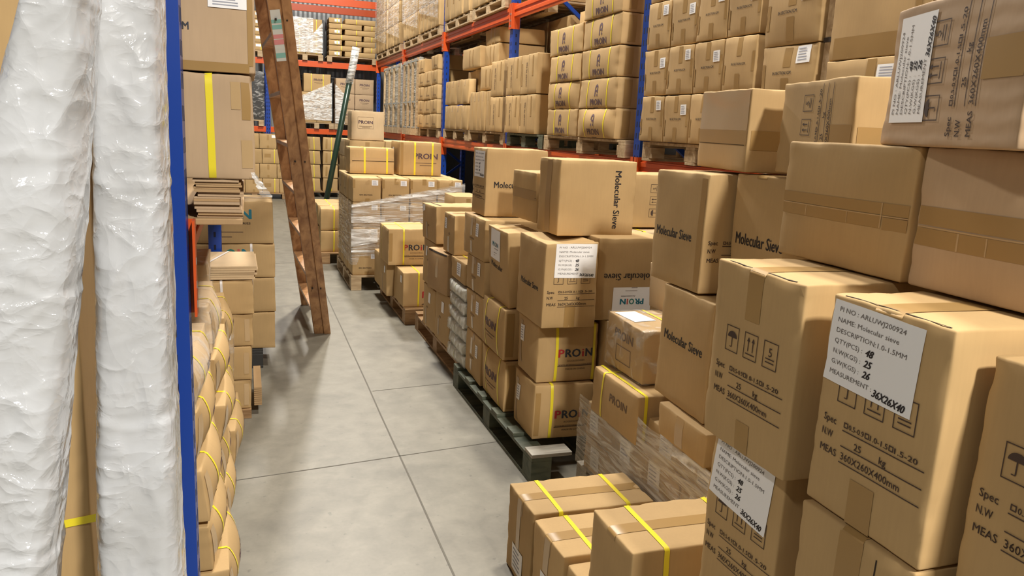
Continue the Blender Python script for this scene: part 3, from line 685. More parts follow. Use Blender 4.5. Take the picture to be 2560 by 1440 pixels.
carton('support carton under the raised strapped one', .925, 1.365, 1.49, 1.735, .002, .306, 0, n=6, seed=55, group=FL)

# ------------------------------------------------------------------ green pallet: letter cartons and sieve cartons
GP = 'cartons stacked on the green pallet'
near = dict(bulge=.008, dent=.006)
carton('lower letter carton at the green pallet corner, red P and yellow strap', 1.285, 1.585, 3.283, 3.583, .148, .422, -.02, n=18, seed=61, group=GP, style=dict(bulge=.012, dent=.008, bul={'-x': .018}),
       decor=(('strap', 'x', -.065, .014), ('proin', '-y', .185, .045, -.01, 0, 'near'), ('label', '-x', -.05, .04, .06, .075, .1, 'slip'), ('tape', '-x', -.12, -.07, -.12, .1), ('tape', '-y', -.145, -.12, -.12, .1)))
carton('upper letter carton with red P under the tilted data sheet carton', 1.292, 1.60, 3.30, 3.59, .425, .716, .0, n=18, seed=62, group=GP, style=dict(bulge=.012, dent=.01, bul={'-y': .012}),
       decor=(('strap', 'x', -.06, .014), ('strap', 'x', .135, .014), ('proin', '-y', .185, .04, .005, 0, 'near'), ('label', '-x', -.05, .06, .06, .08, .1, 'slip'), ('tape', '-x', -.1, -.06, -.1, .12)))
carton('carton with a white data sheet and scribbled marks, name on its shaded side', 1.264, 1.52, 3.194, 3.566, .722, 1.118, .0, n=20, seed=63, group=GP, style=dict(bulge=.006, dent=.006, bul={'+z': -.02}),
       decor=(D_spec('-y'), ('label', '-y', .018, .115, .2, .155, -.03, 'sheet'), ('tape', '-y', -.025, .025, -.196, -.09), D_name('-x', .0, -.02, .24, .03)))
carton('narrow leaning carton with paper sheet, open gap between it and the data sheet carton', 1.285, 1.465, 3.70, 4.05, .702, 1.10, 0, n=16, seed=64, group=GP, ry=-.10, style=dict(bulge=.008, dent=.01),
       decor=(('label', '-x', -.03, .11, .17, .16, -.03, 'proin'), ('text', '-x', 'Molecular', -.01, .0, .03, .2, -.06, 'brown_ink'), ('text', '-y', 'ecular', 0.02, -.08, .03, .1, 0, 'print_ink'), ('toptape', 'x', .05, .02)))
carton('side-lying carton with Molecular Sieve printed downward, topmost front', 1.379, 1.776, 3.372, 3.632, 1.122, 1.478, .01, n=20, seed=65, group=GP, style=dict(bulge=.004, dent=.004), decor=(D_name('-y', .1, -.005, .275, .034, -PI/2), ('tape', '-x', -.03, .03, -.17, .17, ), ('seam', '-x', -.001, .001, -.17, .17)))
carton('upright carton reading Molecu with a paper sheet on its shaded end', 1.285, 1.652, 4.245, 4.508, 1.108, 1.492, .01, n=18, seed=66, group=GP, decor=(D_name('-y', 0.0, -.01, .27, .036), ('label', '-x', .01, .10, .19, .15, 0, 'sheet'), D_spec('-x', 0, False)))
carton('dark side-lying carton squeezed between the two name cartons', 1.37, 1.63, 3.655, 4.00, 1.145, 1.40, 0, n=14, seed=67, group=GP, style=dict(bulge=.004, dent=.008), decor=(('tape', '-x', -.17, .17, -.015, .035), ('seam', '-x', -.17, .17, -.002, 0)))
carton('upside-down name carton with an upside-down white sheet', 1.55, 1.91, 3.262, 3.522, .735, 1.128, 0, n=18, seed=68, group=GP, decor=(D_name('-y', -.01, .012, .27, .034, PI), ('label', '-y', .008, -.108, .2, .14, PI, 'proin')))
carton('small carton with sideways handling marks between two name cartons', 1.9, 2.30, 3.70, 3.96, 1.122, 1.405, 0, n=12, seed=69, group=GP, decor=(D_spec('-y', PI/2),))
carton('strapped flat carton under the sideways-marked one', 1.86, 2.36, 3.61, 3.97, .86, 1.112, 0, n=8, seed=70, group=GP, mat=KRL, decor=(('strap', 'x', -.14, .016),))
for k, (x0, x1, y0, y1, z0, z1, t) in enumerate(((1.62, 1.98, 3.26, 3.58, .148, .44, 'bottom beside the lower letter carton'), (1.62, 1.98, 3.26, 3.58, .442, .732, 'beside the upper letter carton, shaded'), (1.9, 2.3, 3.62, 3.95, .148, .5, 'bottom of the inner column'), (1.9, 2.3, 3.62, 3.95, .502, .855, 'upper of the inner column'))):
    carton('plain carton '+t, x0, x1, y0, y1, z0, z1, 0, n=6, seed=71, group='shaded inner cartons on the green pallet', decor=(('strap', 'x', -.13, .014),) if k < 2 else ())
pst = dict(bulge=.014, dent=.01, bul={'-x': .02})
carton('strapped letter carton facing the aisle, bottom row of the green pallet', 1.255, 1.60, 3.67, 4.065, .148, .418, 0, n=16, seed=72, group=GP, style=pst, decor=(('strap', 'y', -.12, .013), ('strap', 'y', .10, .013), ('proin', '-x', .2, .0, .02, 0, 'dim'), ('tape', '-y', -.16, -.12, -.12, .12)))
carton('strapped letter carton facing the aisle, under the leaning carton', 1.255, 1.60, 3.69, 4.085, .421, .698, -.03, n=16, seed=73, group=GP, style=pst, decor=(('strap', 'y', -.12, .013), ('strap', 'y', .10, .013), ('proin', '-x', .2, .0, .02, 0, 'dim'), ('tape', '-y', -.16, -.12, -.12, .12)))
mk = lambda s: (('tape', '-x', -.06, -.02, .0, .1, 'tape_with_glare'), ('label', '-x', .08, .045, .05, .075, 0, 'slip'), ('text', '-x', 'ICH SECTION', -.02, -.015, .012, .09, 0, 'faded_ink'), ('tape', '-x', -.05, -.015, -.1, -.03, 'tape_with_glare'), ('toptape', 'x', .045, .04))
for k, (a, b, z0, z1, t) in enumerate(((4.09, 4.44, .148, .418, 'bottom'), (4.11, 4.445, .42, .66, 'second'), (4.115, 4.45, .662, .866, 'third'), (4.105, 4.54, .868, 1.104, 'topmost'))):
    carton('carton with small slip in the column under the Molecu carton, %s' % t, 1.255, 1.70, a, b, z0, z1, 0, n=14, seed=80+k, group='column of slip cartons at the far end of the green pallet', style=dict(bulge=.006, dent=.006), decor=mk(0))
# ------------------------------------------------------------------ brown pallet
BP = 'cartons on the reddish brown pallet'
carton('carton with torn open top flaps and white tape scrap, far end', 1.25, 1.75, 5.27, 5.67, .79, 1.055, 0, n=14, seed=90, group=BP, style=dict(bulge=.006, dent=.014), decor=(('seam', '+z', -.2, -.185, -.12, .19), ('seam', '+z', .12, .2, .1, .115), ('label', '-x', -.14, .10, .07, .05, .2, None), ('text', '-x', 'KG', 0, -.02, .015, .03, 0, 'faded_ink'), ('tape', '-x', -.08, -.04, -.12, 0)))
carton('carton with pale flat top and slip, nearer of the two high ones', 1.255, 1.75, 4.80, 5.06, .788, 1.046, 0, n=14, seed=91, group=BP, style=dict(bulge=.004, dent=.006), decor=(('label', '-x', -.07, .06, .05, .07, 0, 'slip'), ('toptape', 'x', .05, .03), ('tape', '-x', -.02, .02, -.12, -.02, 'tape_with_glare'), ('text', '-x', 'KG', .02, 0, .015, .03, 0, 'faded_ink')))
carton('carton under the torn-flap carton, two pale slips', 1.25, 1.70, 5.32, 5.66, .462, .787, 0, n=12, seed=92, group=BP, style=dict(bulge=.006, dent=.006), decor=(('label', '-x', -.05, .08, .05, .07, 0, None), ('label', '-x', .08, -.02, .05, .07, 0, None), ('text', '-x', 'KG', 0, .02, .015, .03, 0, 'faded_ink')))
carton('dark bulging carton turned outward between the slip cartons', 1.225, 1.55, 4.93, 5.27, .50, .785, .16, n=14, seed=93, mat=KRE, group=BP, style=dict(bulge=.012, dent=.012), decor=(('seam', '-x', -.15, .15, .125, .138), ('tape', '-x', .0, .04, -.04, .1, 'tape_with_glare')))
carton('carton with white slip directly above the plastic-wrapped packs', 1.255, 1.60, 4.49, 4.835, .655, .787, 0, n=12, seed=94, group=BP, decor=(('label', '-x', .03, .01, .09, .08, 0, 'slip'), ('strap', 'x', -.1, .012)))
for k, (a, b) in enumerate(((5.26, 5.62), (4.86, 5.235))):
    carton('bottom carton on the brown pallet, %s' % ['farther, two slips', 'nearer, beside the plastic packs'][k], 1.255, 1.72, a, b, .142, .46+.04*k-.002, 0, n=12, seed=95+k, group=BP, style=dict(bulge=.006, dent=.006), decor=(('label', '-x', .03, .08, .06, .075, 0, None), ('text', '-x', 'KG', -.03, .0, .015, .04, 0, 'faded_ink'), ('tape', '-x', -.1, -.06, -.14, -.02)))
def pack(i, z0, z1):
    T = thing('plastic_wrapped_pack', 'clear plastic wrapped pack with yellow band, %s of the little column' % ['bottom', 'second', 'third', 'fourth', 'fifth', 'topmost'][i], 'pack', (1.43, 4.645, z0), random.Random(i).uniform(-.04, .04), 'plastic wrapped packs between the slip cartons')
    S = Shape(.36, .38, z1-z0, seed=100+i, bulge=.012, dent=.008); h = (z1-z0)/2
    for nm, me in (('contents', body_mesh(S, plain('pale_pack_contents', (.50, .47, .38), .5), 10, .01)), ('band', strap_mesh(S, 'y', .03, .012, plain('dull_yellow_band', (.55, .5, .12), .4))), ('film_wrap', body_mesh(S, FILMW, 10, .012, grow=.006))):
        o = link(nm, me, T); o.location = (0, 0, h)
for i in range(6): pack(i, .143+.0845*i, .143+.0845*(i+1)-.013)

# ------------------------------------------------------------------ dark pallet: strapped letter cartons
f = 'strapped letter cartons on the dark pallet'
carton('upper strapped letter carton with two straps on its lit top', 1.13, 1.50, 6.48, 6.95, .425, .737, 0, n=14, seed=110, group=f, style=dict(bulge=.004, dent=.006), decor=(('strap', 'x', -.055, .013), ('strap', 'y', .1, .01), ('proin', '-y', .22, .055, -.0, 0, 'near'), ('tape', '-y', -.18, -.15, -.12, .12)))
carton('lower strapped letter carton nearer the aisle end', 1.205, 1.60, 6.17, 6.57, .132, .422, 0, n=14, seed=111, group=f, style=dict(bulge=.004, dent=.006), decor=(('strap', 'x', -.07, .013), ('proin', '-y', .24, .08, -.04, 0, 'near'), ('label', '-x', .12, .08, .05, .06, 0, None)))
carton('plain carton below the upper letter carton, farther end', 1.14, 1.55, 6.60, 6.96, .132, .422, 0, n=10, seed=112, group=f, decor=(('label', '-x', .1, .08, .05, .06, 0, None), ('tape', '-x', -.04, 0, -.13, .02)))
carton('plain carton at the back of the dark pallet, beside the film wrapped stack', 1.15, 1.55, 6.98, 7.33, .132, .44, 0, n=10, seed=113, group=f, style=dict(bulge=.012, dent=.008))
for k, (x0, x1, y0, y1, z0, z1) in enumerate(((1.75, 2.0, 6.7, 7.1, .132, .56), (1.75, 2.0, 6.7, 7.1, .562, 1.0), (2.01, 2.2, 6.75, 7.1, .132, .56), (2.01, 2.2, 6.75, 7.1, .562, .98))):
    carton('shaded tall carton right of the letter cartons, %s %s' % (['lower', 'upper'][k % 2], ['left', 'right'][k//2]), x0, x1, y0, y1, z0, z1, 0, n=6, seed=114, group='tall cartons right of the letter cartons', decor=(('tape', '-y', -.02, .02, .05, .2),))

# ------------------------------------------------------------------ film wrapped stack in the aisle
WG = 'cartons in the film wrapped stack'
wx = [.965, 1.24, 1.515, 1.79, 2.045]; wz = [.147, .383, .619, .855, 1.09]
for r in range(4):
    for c in range(4):
        dec = (('label', '-y', .075, .07, .06, .05, 0, 'slip'), ('tape', '-y', -.015, .025, .06, .115), ('tape', '-y', -.015, .025, -.115, -.08), ('tape', '-y', -.135, -.11, .02, .1), ('text', '-y', 'IDN SECTION', -.01, -.045, .014, .12, 0, 'brown_ink'))
        carton('front carton of the wrapped aisle stack, %s row up, %s from the left' % (['first', 'second', 'third', 'fourth'][r], ORD[c]), wx[c], wx[c+1]-.012, 7.50, 7.86, wz[r], wz[r+1]-.004, 0, n=8, seed=120+(r+c) % 3, group=WG, decor=dec)
    for c, (a, b) in enumerate(((7.87, 8.26), (8.27, 8.66))):
        carton('side carton of the wrapped aisle stack, row %s, %s half' % (ORD[r], ['near', 'far'][c]), .96, 1.5, a, b, wz[r], wz[r+1]-.004, 0, n=8, seed=124+c, group=WG, decor=(('tape', '-x', -.02, .02, -.1, .1), ('text', '-x', 'SECTION', 0, -.03, .014, .1, 0, 'faded_ink')))
        if r == 3: carton('top carton at the back of the wrapped aisle stack, %s half' % ['near', 'far'][c], 1.51, 2.04, a, b, wz[r], wz[r+1]-.004, 0, n=6, seed=126, group=WG, decor=(('toptape', 'y', .05, .0),))
        elif r < 3: carton('inner carton of the wrapped aisle stack, row %s, %s half' % (ORD[r], ['near', 'far'][c]), 1.51, 2.04, a, b, wz[r], wz[r+1]-.004, 0, n=4, seed=127, group=WG)
def film_sheet(label, pts, zlo, zhi, mat, seed=1, amp=.006, group='stretch film wraps', name='stretch_film'):
    """film hung round a plan polyline; zlo/zhi give the edges along it"""
    P = [Vector(p) for p in pts]; L = [0]
    for a, b in zip(P, P[1:]): L.append(L[-1]+(b-a).length)
    T = L[-1]; n = max(10, int(T/.03)); k = 24; vs = []; fs = []; mb = MB()
    for i in range(n+1):
        s = T*i/n; j = max(q for q in range(len(P)-1) if L[q] <= s+1e-9); t = (s-L[j])/(L[j+1]-L[j]); p = P[j].lerp(P[j+1], min(1, t)); d = (P[j+1]-P[j]).normalized(); nn = Vector((d.y, -d.x))
        for m in range(k+1):
            z = zlo(s/T)+(zhi(s/T)-zlo(s/T))*m/k; o = amp*(.5+noise.noise(Vector((s*6, z*22, seed*5.1))))
            vs.append((p.x+nn.x*o, p.y+nn.y*o, z+.004*noise.noise(Vector((s*9, seed, 3)))))
    for i in range(n):
        for m in range(k):
            a = i*(k+1)+m; fs.append((a, a+k+1, a+k+2, a+1))
    mb.add(vs, fs); o = link(name, mb.mesh(name, mat, smooth=True)); tag(o, label, 'plastic film', group); return o
ws = [(.953, 8.67), (.953, 7.487), (2.055, 7.487)]
film_sheet('stretch film around the middle of the aisle stack', ws, lambda s: .25 if s < .55 else .3+.06*s, lambda s: .86-.02*s if s < .5 else .83+.45*(s-.5), FILM, 1)
film_sheet('twisted shiny rope of film slanting across the front of the aisle stack', [(.95, 7.482), (2.055, 7.482)], lambda s: .80+.19*s, lambda s: .83+.21*s, FILMD, 2)
film_sheet('bunched shiny film belt around the third row of the aisle stack', [(.948, 7.48), (1.27, 7.48)], lambda s: .66, lambda s: .72, FILMD, 3)
film_sheet('shiny loose film patch low on the front of the aisle stack', [(.948, 7.479), (1.2, 7.479)], lambda s: .43+.04*s, lambda s: .60, FILMD, 4)
film_sheet('thin film strand around the second row of the aisle stack', [(.948, 7.476), (1.3, 7.476)], lambda s: .375, lambda s: .395, FILMD, 5)
film_sheet('film wrapped tightly over the low cartons between the two piles', [(1.385, 2.995), (1.385, 1.92)], lambda s: .16, lambda s: .475 if s < .1 else (.47+.12*min(1, (s-.1)/.1) if s < .25 else max(.562, .59-.08*(s-.25))), film('milky_stretch_film', .3, .8, (5, 5, 45), (.72, .68, .6), thresh=(.42, .66)), 6, .008)
film_sheet('bright bunched edge of the film along the low cartons', [(1.378, 2.2), (1.378, 1.93)], lambda s: .525+.005*s, lambda s: .57-.004*s, FILMD, 7)
carton('strapped carton with wide tape band on the wrapped aisle stack, left', .995, 1.44, 8.0, 8.35, 1.094, 1.352, .0, n=10, seed=130, group='strapped cartons on the wrapped aisle stack', decor=(('strap', 'x', -.075, .018), ('strap', 'x', .15, .018), ('tape', '-y', -.2, .22, -.0, .03, 'tape_with_glare'), ('seam', '-y', -.2, .22, -.006, .002)))
carton('strapped letter carton on the wrapped aisle stack, right', 1.475, 1.91, 7.94, 8.35, 1.094, 1.43, .04, n=10, seed=131, group='strapped cartons on the wrapped aisle stack', decor=(('strap', 'x', -.06, .018), ('strap', 'x', .125, .018), ('proin', '-y', .25, .055, .03, 0, 'dim'), ('label', '-x', -.08, .07, .06, .07, 0, None), ('tape', '-y', -.21, -.18, -.16, .16)))
# small stack left behind it, stack carrying the square carton
for r in range(2):
    for c in range(3):
        carton('small squashed carton left behind the wrapped stack, %s row, %s' % (['bottom', 'upper'][r], ['near', 'middle', 'far'][c]), .81, 1.3, 8.99+.4*c, 9.35+.4*c, .132+.25*r, .378+.25*r, 0, n=8, seed=140+c, style=dict(bulge=.012, dent=.012), group='small cartons behind the wrapped stack', decor=(('strap', 'x', -.1, .014), ('tape', '-x', -.04, 0, -.1, .1, 'tape_with_glare')))
for r in range(5):
    for c in range(2):
        carton('carton in the stack under the square letter carton, row %s, %s' % (ORD[r], ['left', 'right'][c]), 1.38+.5*c, 1.875+.5*c, 11.15, 11.75, .132+.244*r, .374+.244*r, 0, n=6, seed=145, group='stack under the square letter carton', decor=(('tape', '-y', -.03, .03, -.1, .1),))
        if r == 4: carton('pale flat top carton behind the square letter carton, %s' % ['left', 'right'][c], 1.38+.5*c, 1.875+.5*c, 11.77, 12.36, .132+.244*r, .374+.244*r, 0, n=6, seed=146, group='stack under the square letter carton', mat=KRL)
        else: carton('rear carton of the square carton stack, row %s, %s' % (ORD[r], ['left', 'right'][c]), 1.38+.5*c, 1.875+.5*c, 11.77, 12.36, .132+.244*r, .374+.244*r, 0, n=4, seed=147, group='stack under the square letter carton')
carton('single square carton with small purple lettering, perched highest in the aisle', 1.41, 1.865, 11.19, 11.62, 1.356, 1.752, .0, n=10, seed=148, mat=KRL, group='stack under the square letter carton', decor=(('proin', '-y', .2, -.03, .05, 0, 'dim'), ('frame', '-y', -.14, .08, -.04, .12)))

# ------------------------------------------------------------------ right rack, lower shelf
ZL = 1.444; HP = .122; ZD = ZL+HP+.004
def rpal(label, y0, y1, mat=WPAL, x0=2.475, z=ZL): return pallet(label, x0, x0+1.05, y0, y1, z, mat, HP, 'pallets on the right rack', 'y')
rpal('pale pallet under the taped cartons with white slips', 3.48, 4.66)
rpal('pale pallet under the large cartons near the photo top right', 2.12, 3.44)
A = 'taped cartons with white slips on the right rack'
words = ['bottom', 'second', 'third', 'fourth']
for r in range(4):
    for c in range(4):
        z0 = ZD+.284*r; y1 = 4.665-.298*c
        tt = (('tape', '-x', -.02, .022, .04, .135), ('tape', '-x', -.022, .02, -.135, -.05), ('text', '-x', 'IN SECTION ICM', 0, .0, .013, .125, 0, 'brown_ink'), ('tape', '-x', -.14, -.122, -.1, .0), ('tape', '-x', .118, .138, -.04, .06))
        if (r, c) not in ((1, 3), (0, 2)): tt += (('label', '-x', .085, .085-.03*((r+c) % 2), .06, .06, .03, 'slip'),)
        carton('taped carton%s, %s from the blue post, %s row' % (' with white slip' if len(tt) > 5 else ' without a slip', ORD[c], words[r]), 2.45, 2.95, y1-.286, y1, z0, z0+.281, 0, n=8, seed=200+(r*3+c) % 4, group=A, style=dict(bulge=.006, dent=.006), decor=tt)
B2 = 'larger taped cartons at the near end of the right rack'
for r, (z0, z1) in enumerate(((ZD, ZD+.24), (ZD+.242, ZD+.485), (ZD+.487, ZD+.80))):
    carton('wide taped carton right of the slip cartons, %s of its column' % ['bottom', 'middle', 'top'][r], 2.45, 2.97, 3.035, 3.43, z0, z1, 0, n=12, seed=210+r, group=B2, style=dict(bulge=.014, dent=.008), decor=(('tape', '-x', -.025, .03, .02, .11), ('tape', '-x', -.03, .025, -.14 if r > 1 else -.1, -.03), ('text', '-x', 'IN SECTION ICM', -.03, -.005, .016, .14, 0, 'brown_ink'), ('label', '-x', .11, .075, .09, .08, .03, 'slip'), ('tape', '-x', -.19, -.165, -.08, .04)))
T = thing('timber_batten', 'upright pale timber batten between the large cartons', 'timber', (2.5, 2.99, ZD), 0)
mb = MB(); mb.box(-.03, .03, -.025, .025, 0, .9); link('batten', mb.mesh('batten', WPAL, bevel=.002), T)
mb = MB(); mb.box(-.034, .034, -.029, .029, .48, .50); link('cord', mb.mesh('cord', GAP), T)
carton('low carton with white slip under the deep plain carton', 2.45, 3.0, 2.42, 2.955, ZD, ZD+.392, 0, n=10, seed=214, group=B2, style=dict(bulge=.01, dent=.006), decor=(('label', '-x', .1, .13, .12, .07, 0, 'slip'), ('tape', '-x', -.02, .03, -.05, .19)))
carton('deep plain carton with dark taped lower flap', 2.45, 3.0, 2.42, 2.955, ZD+.394, ZD+.86, 0, n=12, seed=215, group=B2, decor=(('text', '-x', 'IN SECTION ICM', .0, .02, .022, .19, 0, 'brown_ink'), ('tape', '-x', -.24, .25, -.23, -.14), ('tape', '-x', .19, .22, -.1, .2)))
for k, (z0, z1) in enumerate(((ZD, ZD+.43), (ZD+.432, ZD+.88))):
    carton('plain carton at the near end of the right rack, %s' % ['lower', 'upper, lettering at its top'][k], 2.45, 3.0, 2.13, 2.405, z0, z1, 0, n=8, seed=216+k, group=B2, decor=(('text', '-x', 'IN SECTION ICM', 0, .0, .018, .15, 0, 'brown_ink'),))
# emblem cartons
rpal('pale pallet under the yellow-strapped emblem cartons', 4.92, 6.48)
E_ = 'yellow strapped emblem cartons on the right rack'
for r in range(5):
    z0 = ZD+.2155*r; R = random.Random(r+50)
    bulg = .03 if r == 0 else .01
    carton('emblem carton with two yellow straps, right column, %s row' % ORD[r], 2.46, 3.0, 5.07+R.uniform(-.015, .01), 5.715, z0, z0+.213, 0, n=14, seed=220+r, group=E_, style=dict(bulge=.01, dent=.007, bul={'-x': bulg, '-y': .015}),
           decor=(('strap', 'y', .165, .014), ('strap', 'y', -.175, .014), ('proin', '-x', .2, .0, -.062, 0, 'emblem'), ('tape', '-y', -.22, -.16, -.09, .09)))
    if r < 4: carton('emblem carton with two yellow straps, left column, %s row' % ORD[r], 2.46, 3.0, 5.74, 6.39+R.uniform(-.02, .04), z0, z0+.213, 0, n=12, seed=230+r, group=E_, style=dict(bulge=.01, dent=.007, bul={'-x': .02 if r == 1 else .008}),
           decor=(('strap', 'y', .15, .014), ('strap', 'y', -.16, .014), ('proin', '-x', .2, -.02, -.062, 0, 'emblem')))
# tall narrow cartons
rpal('dark green pallet under the tall narrow cartons', 6.52, 7.52, WGRN)
for r in range(2):
    for c in range(3):
        y1 = (8.04, 7.53, 7.105)[c]; y2 = (7.635, 7.112, 6.67)[c]
        carton('tall carton with vertical marks beside the post, %s row, %s from the left' % (['lower', 'upper'][r], ORD[c]), 2.45, 3.05, y2, y1, ZD+.356*r, ZD+.356*r+.352, 0, n=8, seed=240+c, group='tall cartons on the right rack', style=dict(bulge=.006, dent=.006),
               decor=(('text', '-x', 'WATER FILTER', -.05, 0, .03, .22, PI/2, 'faded_ink'), ('tape', '-x', .1, .13, -.02, .16), ('tape', '-x', -.2, -.17, -.1, .1), ('seam', '-x', .0, .003, -.17, .17)))
for k, (y0, y1, z0, z1, x0) in enumerate(((8.12, 8.66, ZD+.70, ZD+.92, 2.55), (8.12, 8.66, ZD+.926, ZD+1.085, 2.55), (8.68, 9.42, ZD+.70, ZD+.93, 2.5), (8.12, 8.6, ZD+.44, ZD+.698, 2.5), (8.62, 9.08, ZD+.44, ZD+.695, 2.58), (9.12, 9.5, ZD+.30, ZD+.69, 2.60), (8.12, 9.1, ZD, ZD+.436, 2.60), (9.12, 9.5, ZD, ZD+.298, 2.60))):
    t = ['double carton below the very top one', 'topmost carton next to the upper beam', 'wide carton with tape stripes, second highest', 'shaded carton below the pair', 'flat-topped carton above the bulging bags', 'standing narrow carton left of centre', 'big carton behind the bulging bags', 'low carton behind the leftmost bags'][k]
    carton(t+', left of the tall cartons on the right rack', x0, x0+.5, y0, y1, z0, z1, 0, n=8, seed=250+k, group='irregular cartons left of the tall cartons', style=dict(bulge=.008, dent=.01), decor=(('tape', '-x', -.06, -.02, -.09, .09), ('tape', '-x', .08, .11, -.09, .09)))
rpal('pale pallet under the bulging slender cartons', 7.635, 9.0); rpal('pale pallet at the left of the bulging slender cartons', 9.03, 10.2)
def slender(label, y0, y1, z0, z1, i, x0=2.46):
    carton(label, x0, x0+.085, y0, y1, z0, z1-.006, 0, n=8, seed=260+i % 4, name='bulging_carton', group='bulging slender cartons on the right rack', style=dict(bulge=.012, dent=.008), mat=KR, decor=(('tape', '-x', -.02, .02, -.02+(z1-z0)*.3, (z1-z0)*.48, 'tape_with_glare'),))
for k in range(5): slender('bulging slender carton standing on the right rack, %s in the tall row' % ORD[k], 8.9-.165*k-.155, 8.9-.165*k, ZD, ZD+.43, k)
for r in range(2):
    for k in range(4): slender('bulging slender carton at the left end, %s row, %s from the left' % (['lower', 'upper'][r], ORD[k]), 10.1-.29*k-.275, 10.1-.29*k, ZD+.30*r, ZD+.30*r+.292, k)
# grid of small cartons
rpal('pale pallet under the grid of small cartons', 10.5, 11.75)
for r in range(5):
    for c in range(3):
        y1 = 11.74-.43*c
        if r == 4 and c == 1: continue
        carton('small carton in the far grid, %s row, %s from the left' % (ORD[r], ORD[c]), 2.45, 2.9, y1-.41, y1, ZD+.193*r, ZD+.193*r+.19, 0, n=6, seed=270+c, group='grid of small cartons on the right rack', style=dict(bulge=.006, dent=.008), decor=(('tape', '-x', -.03, .01, -.05, .08), ('text', '-x', 'SECTION', .05, -.04, .02, .15, 0, 'faded_ink')))
# wrapped tall bundles
def slat_bundle(label, y0, y1, x0, seed):
    T = thing('wrapped_panel_bundle', label, 'bundle', (x0+.4, (y0+y1)/2, ZL), 0, 'film wrapped panel bundles with timber slats')
    L = y1-y0; S = Shape(.8, L, 1.02, seed=seed, bulge=.01, dent=.01)
    o = link('panels', body_mesh(S, plain('grey_green_panels', (.27, .25, .17), .5), 8, .01), T); o.location = (0, 0, .63)
    for k in range(4):
        mb = MB(); y = -L/2+.05+(L-.1)*k/3; mb.bar((-.44, y, 0), (-.43, y+.02*(k % 2), 1.14), .07, .03, (1, 0, 0)); link('slat', mb.mesh('slat', WPAL), T)
    for k, z in enumerate((.12, .5, 1.1)):
        mb = MB(); mb.box(-.45, -.44, -L/2, L/2, z-.012, z+.012); link('cord', mb.mesh('cord', plain('grey_cord', (.3, .3, .27), .6)), T)
    mb = MB(); mb.box(-.45, .4, -L/2, L/2, .0, .1); link('base', mb.mesh('base', WPAL), T)
    o = link('film_wrap', body_mesh(S, FILM, 10, .012, grow=.016), T); o.location = (0, 0, .63)
slat_bundle('film wrapped panel bundle with pale slats, nearer of two', 11.82, 12.95, 2.5, 281)
slat_bundle('film wrapped panel bundle with pale slats, at the far corner', 13.3, 14.85, 2.5, 282)
# rear cartons glimpsed through the rack
for k in range(9):
    y0 = (4.95, 5.58, 6.21, 6.84, 7.68, 8.32, 8.96, 9.6, 10.5)[k]
    for r in range(3):
        carton('shaded carton deep in the right rack, %s along, %s row' % (ORD[k], words[r]), 3.15, 3.48, y0, y0+.6, ZD+.40*r, ZD+.40*r+.396, 0, n=4, seed=290, group='shaded cartons deep in the right rack')
# upper shelf of the right rack
ZU = 2.784; ZUD = ZU+.126
for i, (y0, y1) in enumerate(((7.75, 8.95), (9.05, 10.25), (10.55, 11.75), (11.85, 13.05), (13.35, 14.55), (14.6, 15.85))):
    pallet('pale pallet on the upper beam of the right rack, %s from the near end' % ORD[i], 2.47, 3.5, y0, y1, ZU, WPAL, .12, 'pallets on the upper shelf', 'x')
    nn = [4, 4, 5, 5, 4, 4][i]; wd = (y1-y0)/nn
    for r in range(3):
        for c in range(nn):
            carton('upper shelf carton, pallet %s, %s row, %s from the right' % (ORD[i], words[r], ORD[c]), 2.46, 3.44, y0+wd*c, y0+wd*(c+1)-.014, ZUD+.34*r, ZUD+.34*r+.335, 0, n=5, seed=300+(c+i) % 4, group='cartons on the upper shelf', style=dict(bulge=.003, dent=.004), decor=(('tape', '-x', -.02, .02, .0, .16), ('seam', '-x', .06, .064, -.15, .15)))
    if i >= 2: film_sheet('stretch film over the upper shelf pallet, %s from the near end' % ORD[i], [(2.44, y1+.01), (2.44, y0-.01)], lambda s: ZUD+.28-.2*s, lambda s: ZUD+1.0, FILM, 20+i)

# ------------------------------------------------------------------ far rack
YF = 16.98
def fpal(label, x0, x1, z, mat=WPAL): return pallet(label, x0, x1, YF+.0, YF+1.05, z, mat, .12, 'pallets on the far rack', 'x')
def fcart(label, x0, x1, z0, z1, seed, decor=(), group='cartons on the far rack', mat=None, y=YF, d=.5, **k):
    return carton(label, x0, x1, y, y+d, z0, z1, 0, n=5, seed=seed, decor=decor, group=group, mat=mat, **k)
# floor level
pallet('reddish pallet on the floor under the far left carton grid', -.45, .80, 16.38, 17.0, 0, WBRN, .12, 'pallets on the far rack', 'x')
for r in range(4):
    for c in range(4):
        x0 = -.33+.33*c-.05*(r % 2)
        dec = (('tape', '-y', -.02, .02, .03, .13), ('tape', '-y', -.02, .02, -.13, -.08)) if (r+c) % 2 else (('strap', 'x', .07, .014), ('tape', '-y', -.12, .0, -.02, .05))
        if (r, c) == (3, 2): dec += (('label', '-y', .11, .1, .08, .05, 0, None),)
        fcart('floor level carton under the far rack, %s row, %s from the left' % (words[r], ORD[c]), x0, x0+.322, .124+.29*r, .124+.29*r+.285, 330+c, dec, 'carton grid on the floor under the far rack', y=16.42, d=.5)
fpal('pallet on the floor under the far rack, right of the ladder', 1.0, 2.3, 0, WBRN)
for r in range(4):
    for c in range(3):
        x0 = 1.2+.36*c
        fcart('floor level carton right of the ladder under the far rack, %s row, %s column' % (words[r], ORD[c]), x0, x0+.3, .124+.285*r, .124+.285*r+.278, 335+c, (('strap', 'x', .02, .014), ('tape', '-y', -.1, -.06, -.1, .1)), 'strapped floor cartons right of the ladder', style=dict(bulge=.01, dent=.01), y=YF+.05*(c % 2))
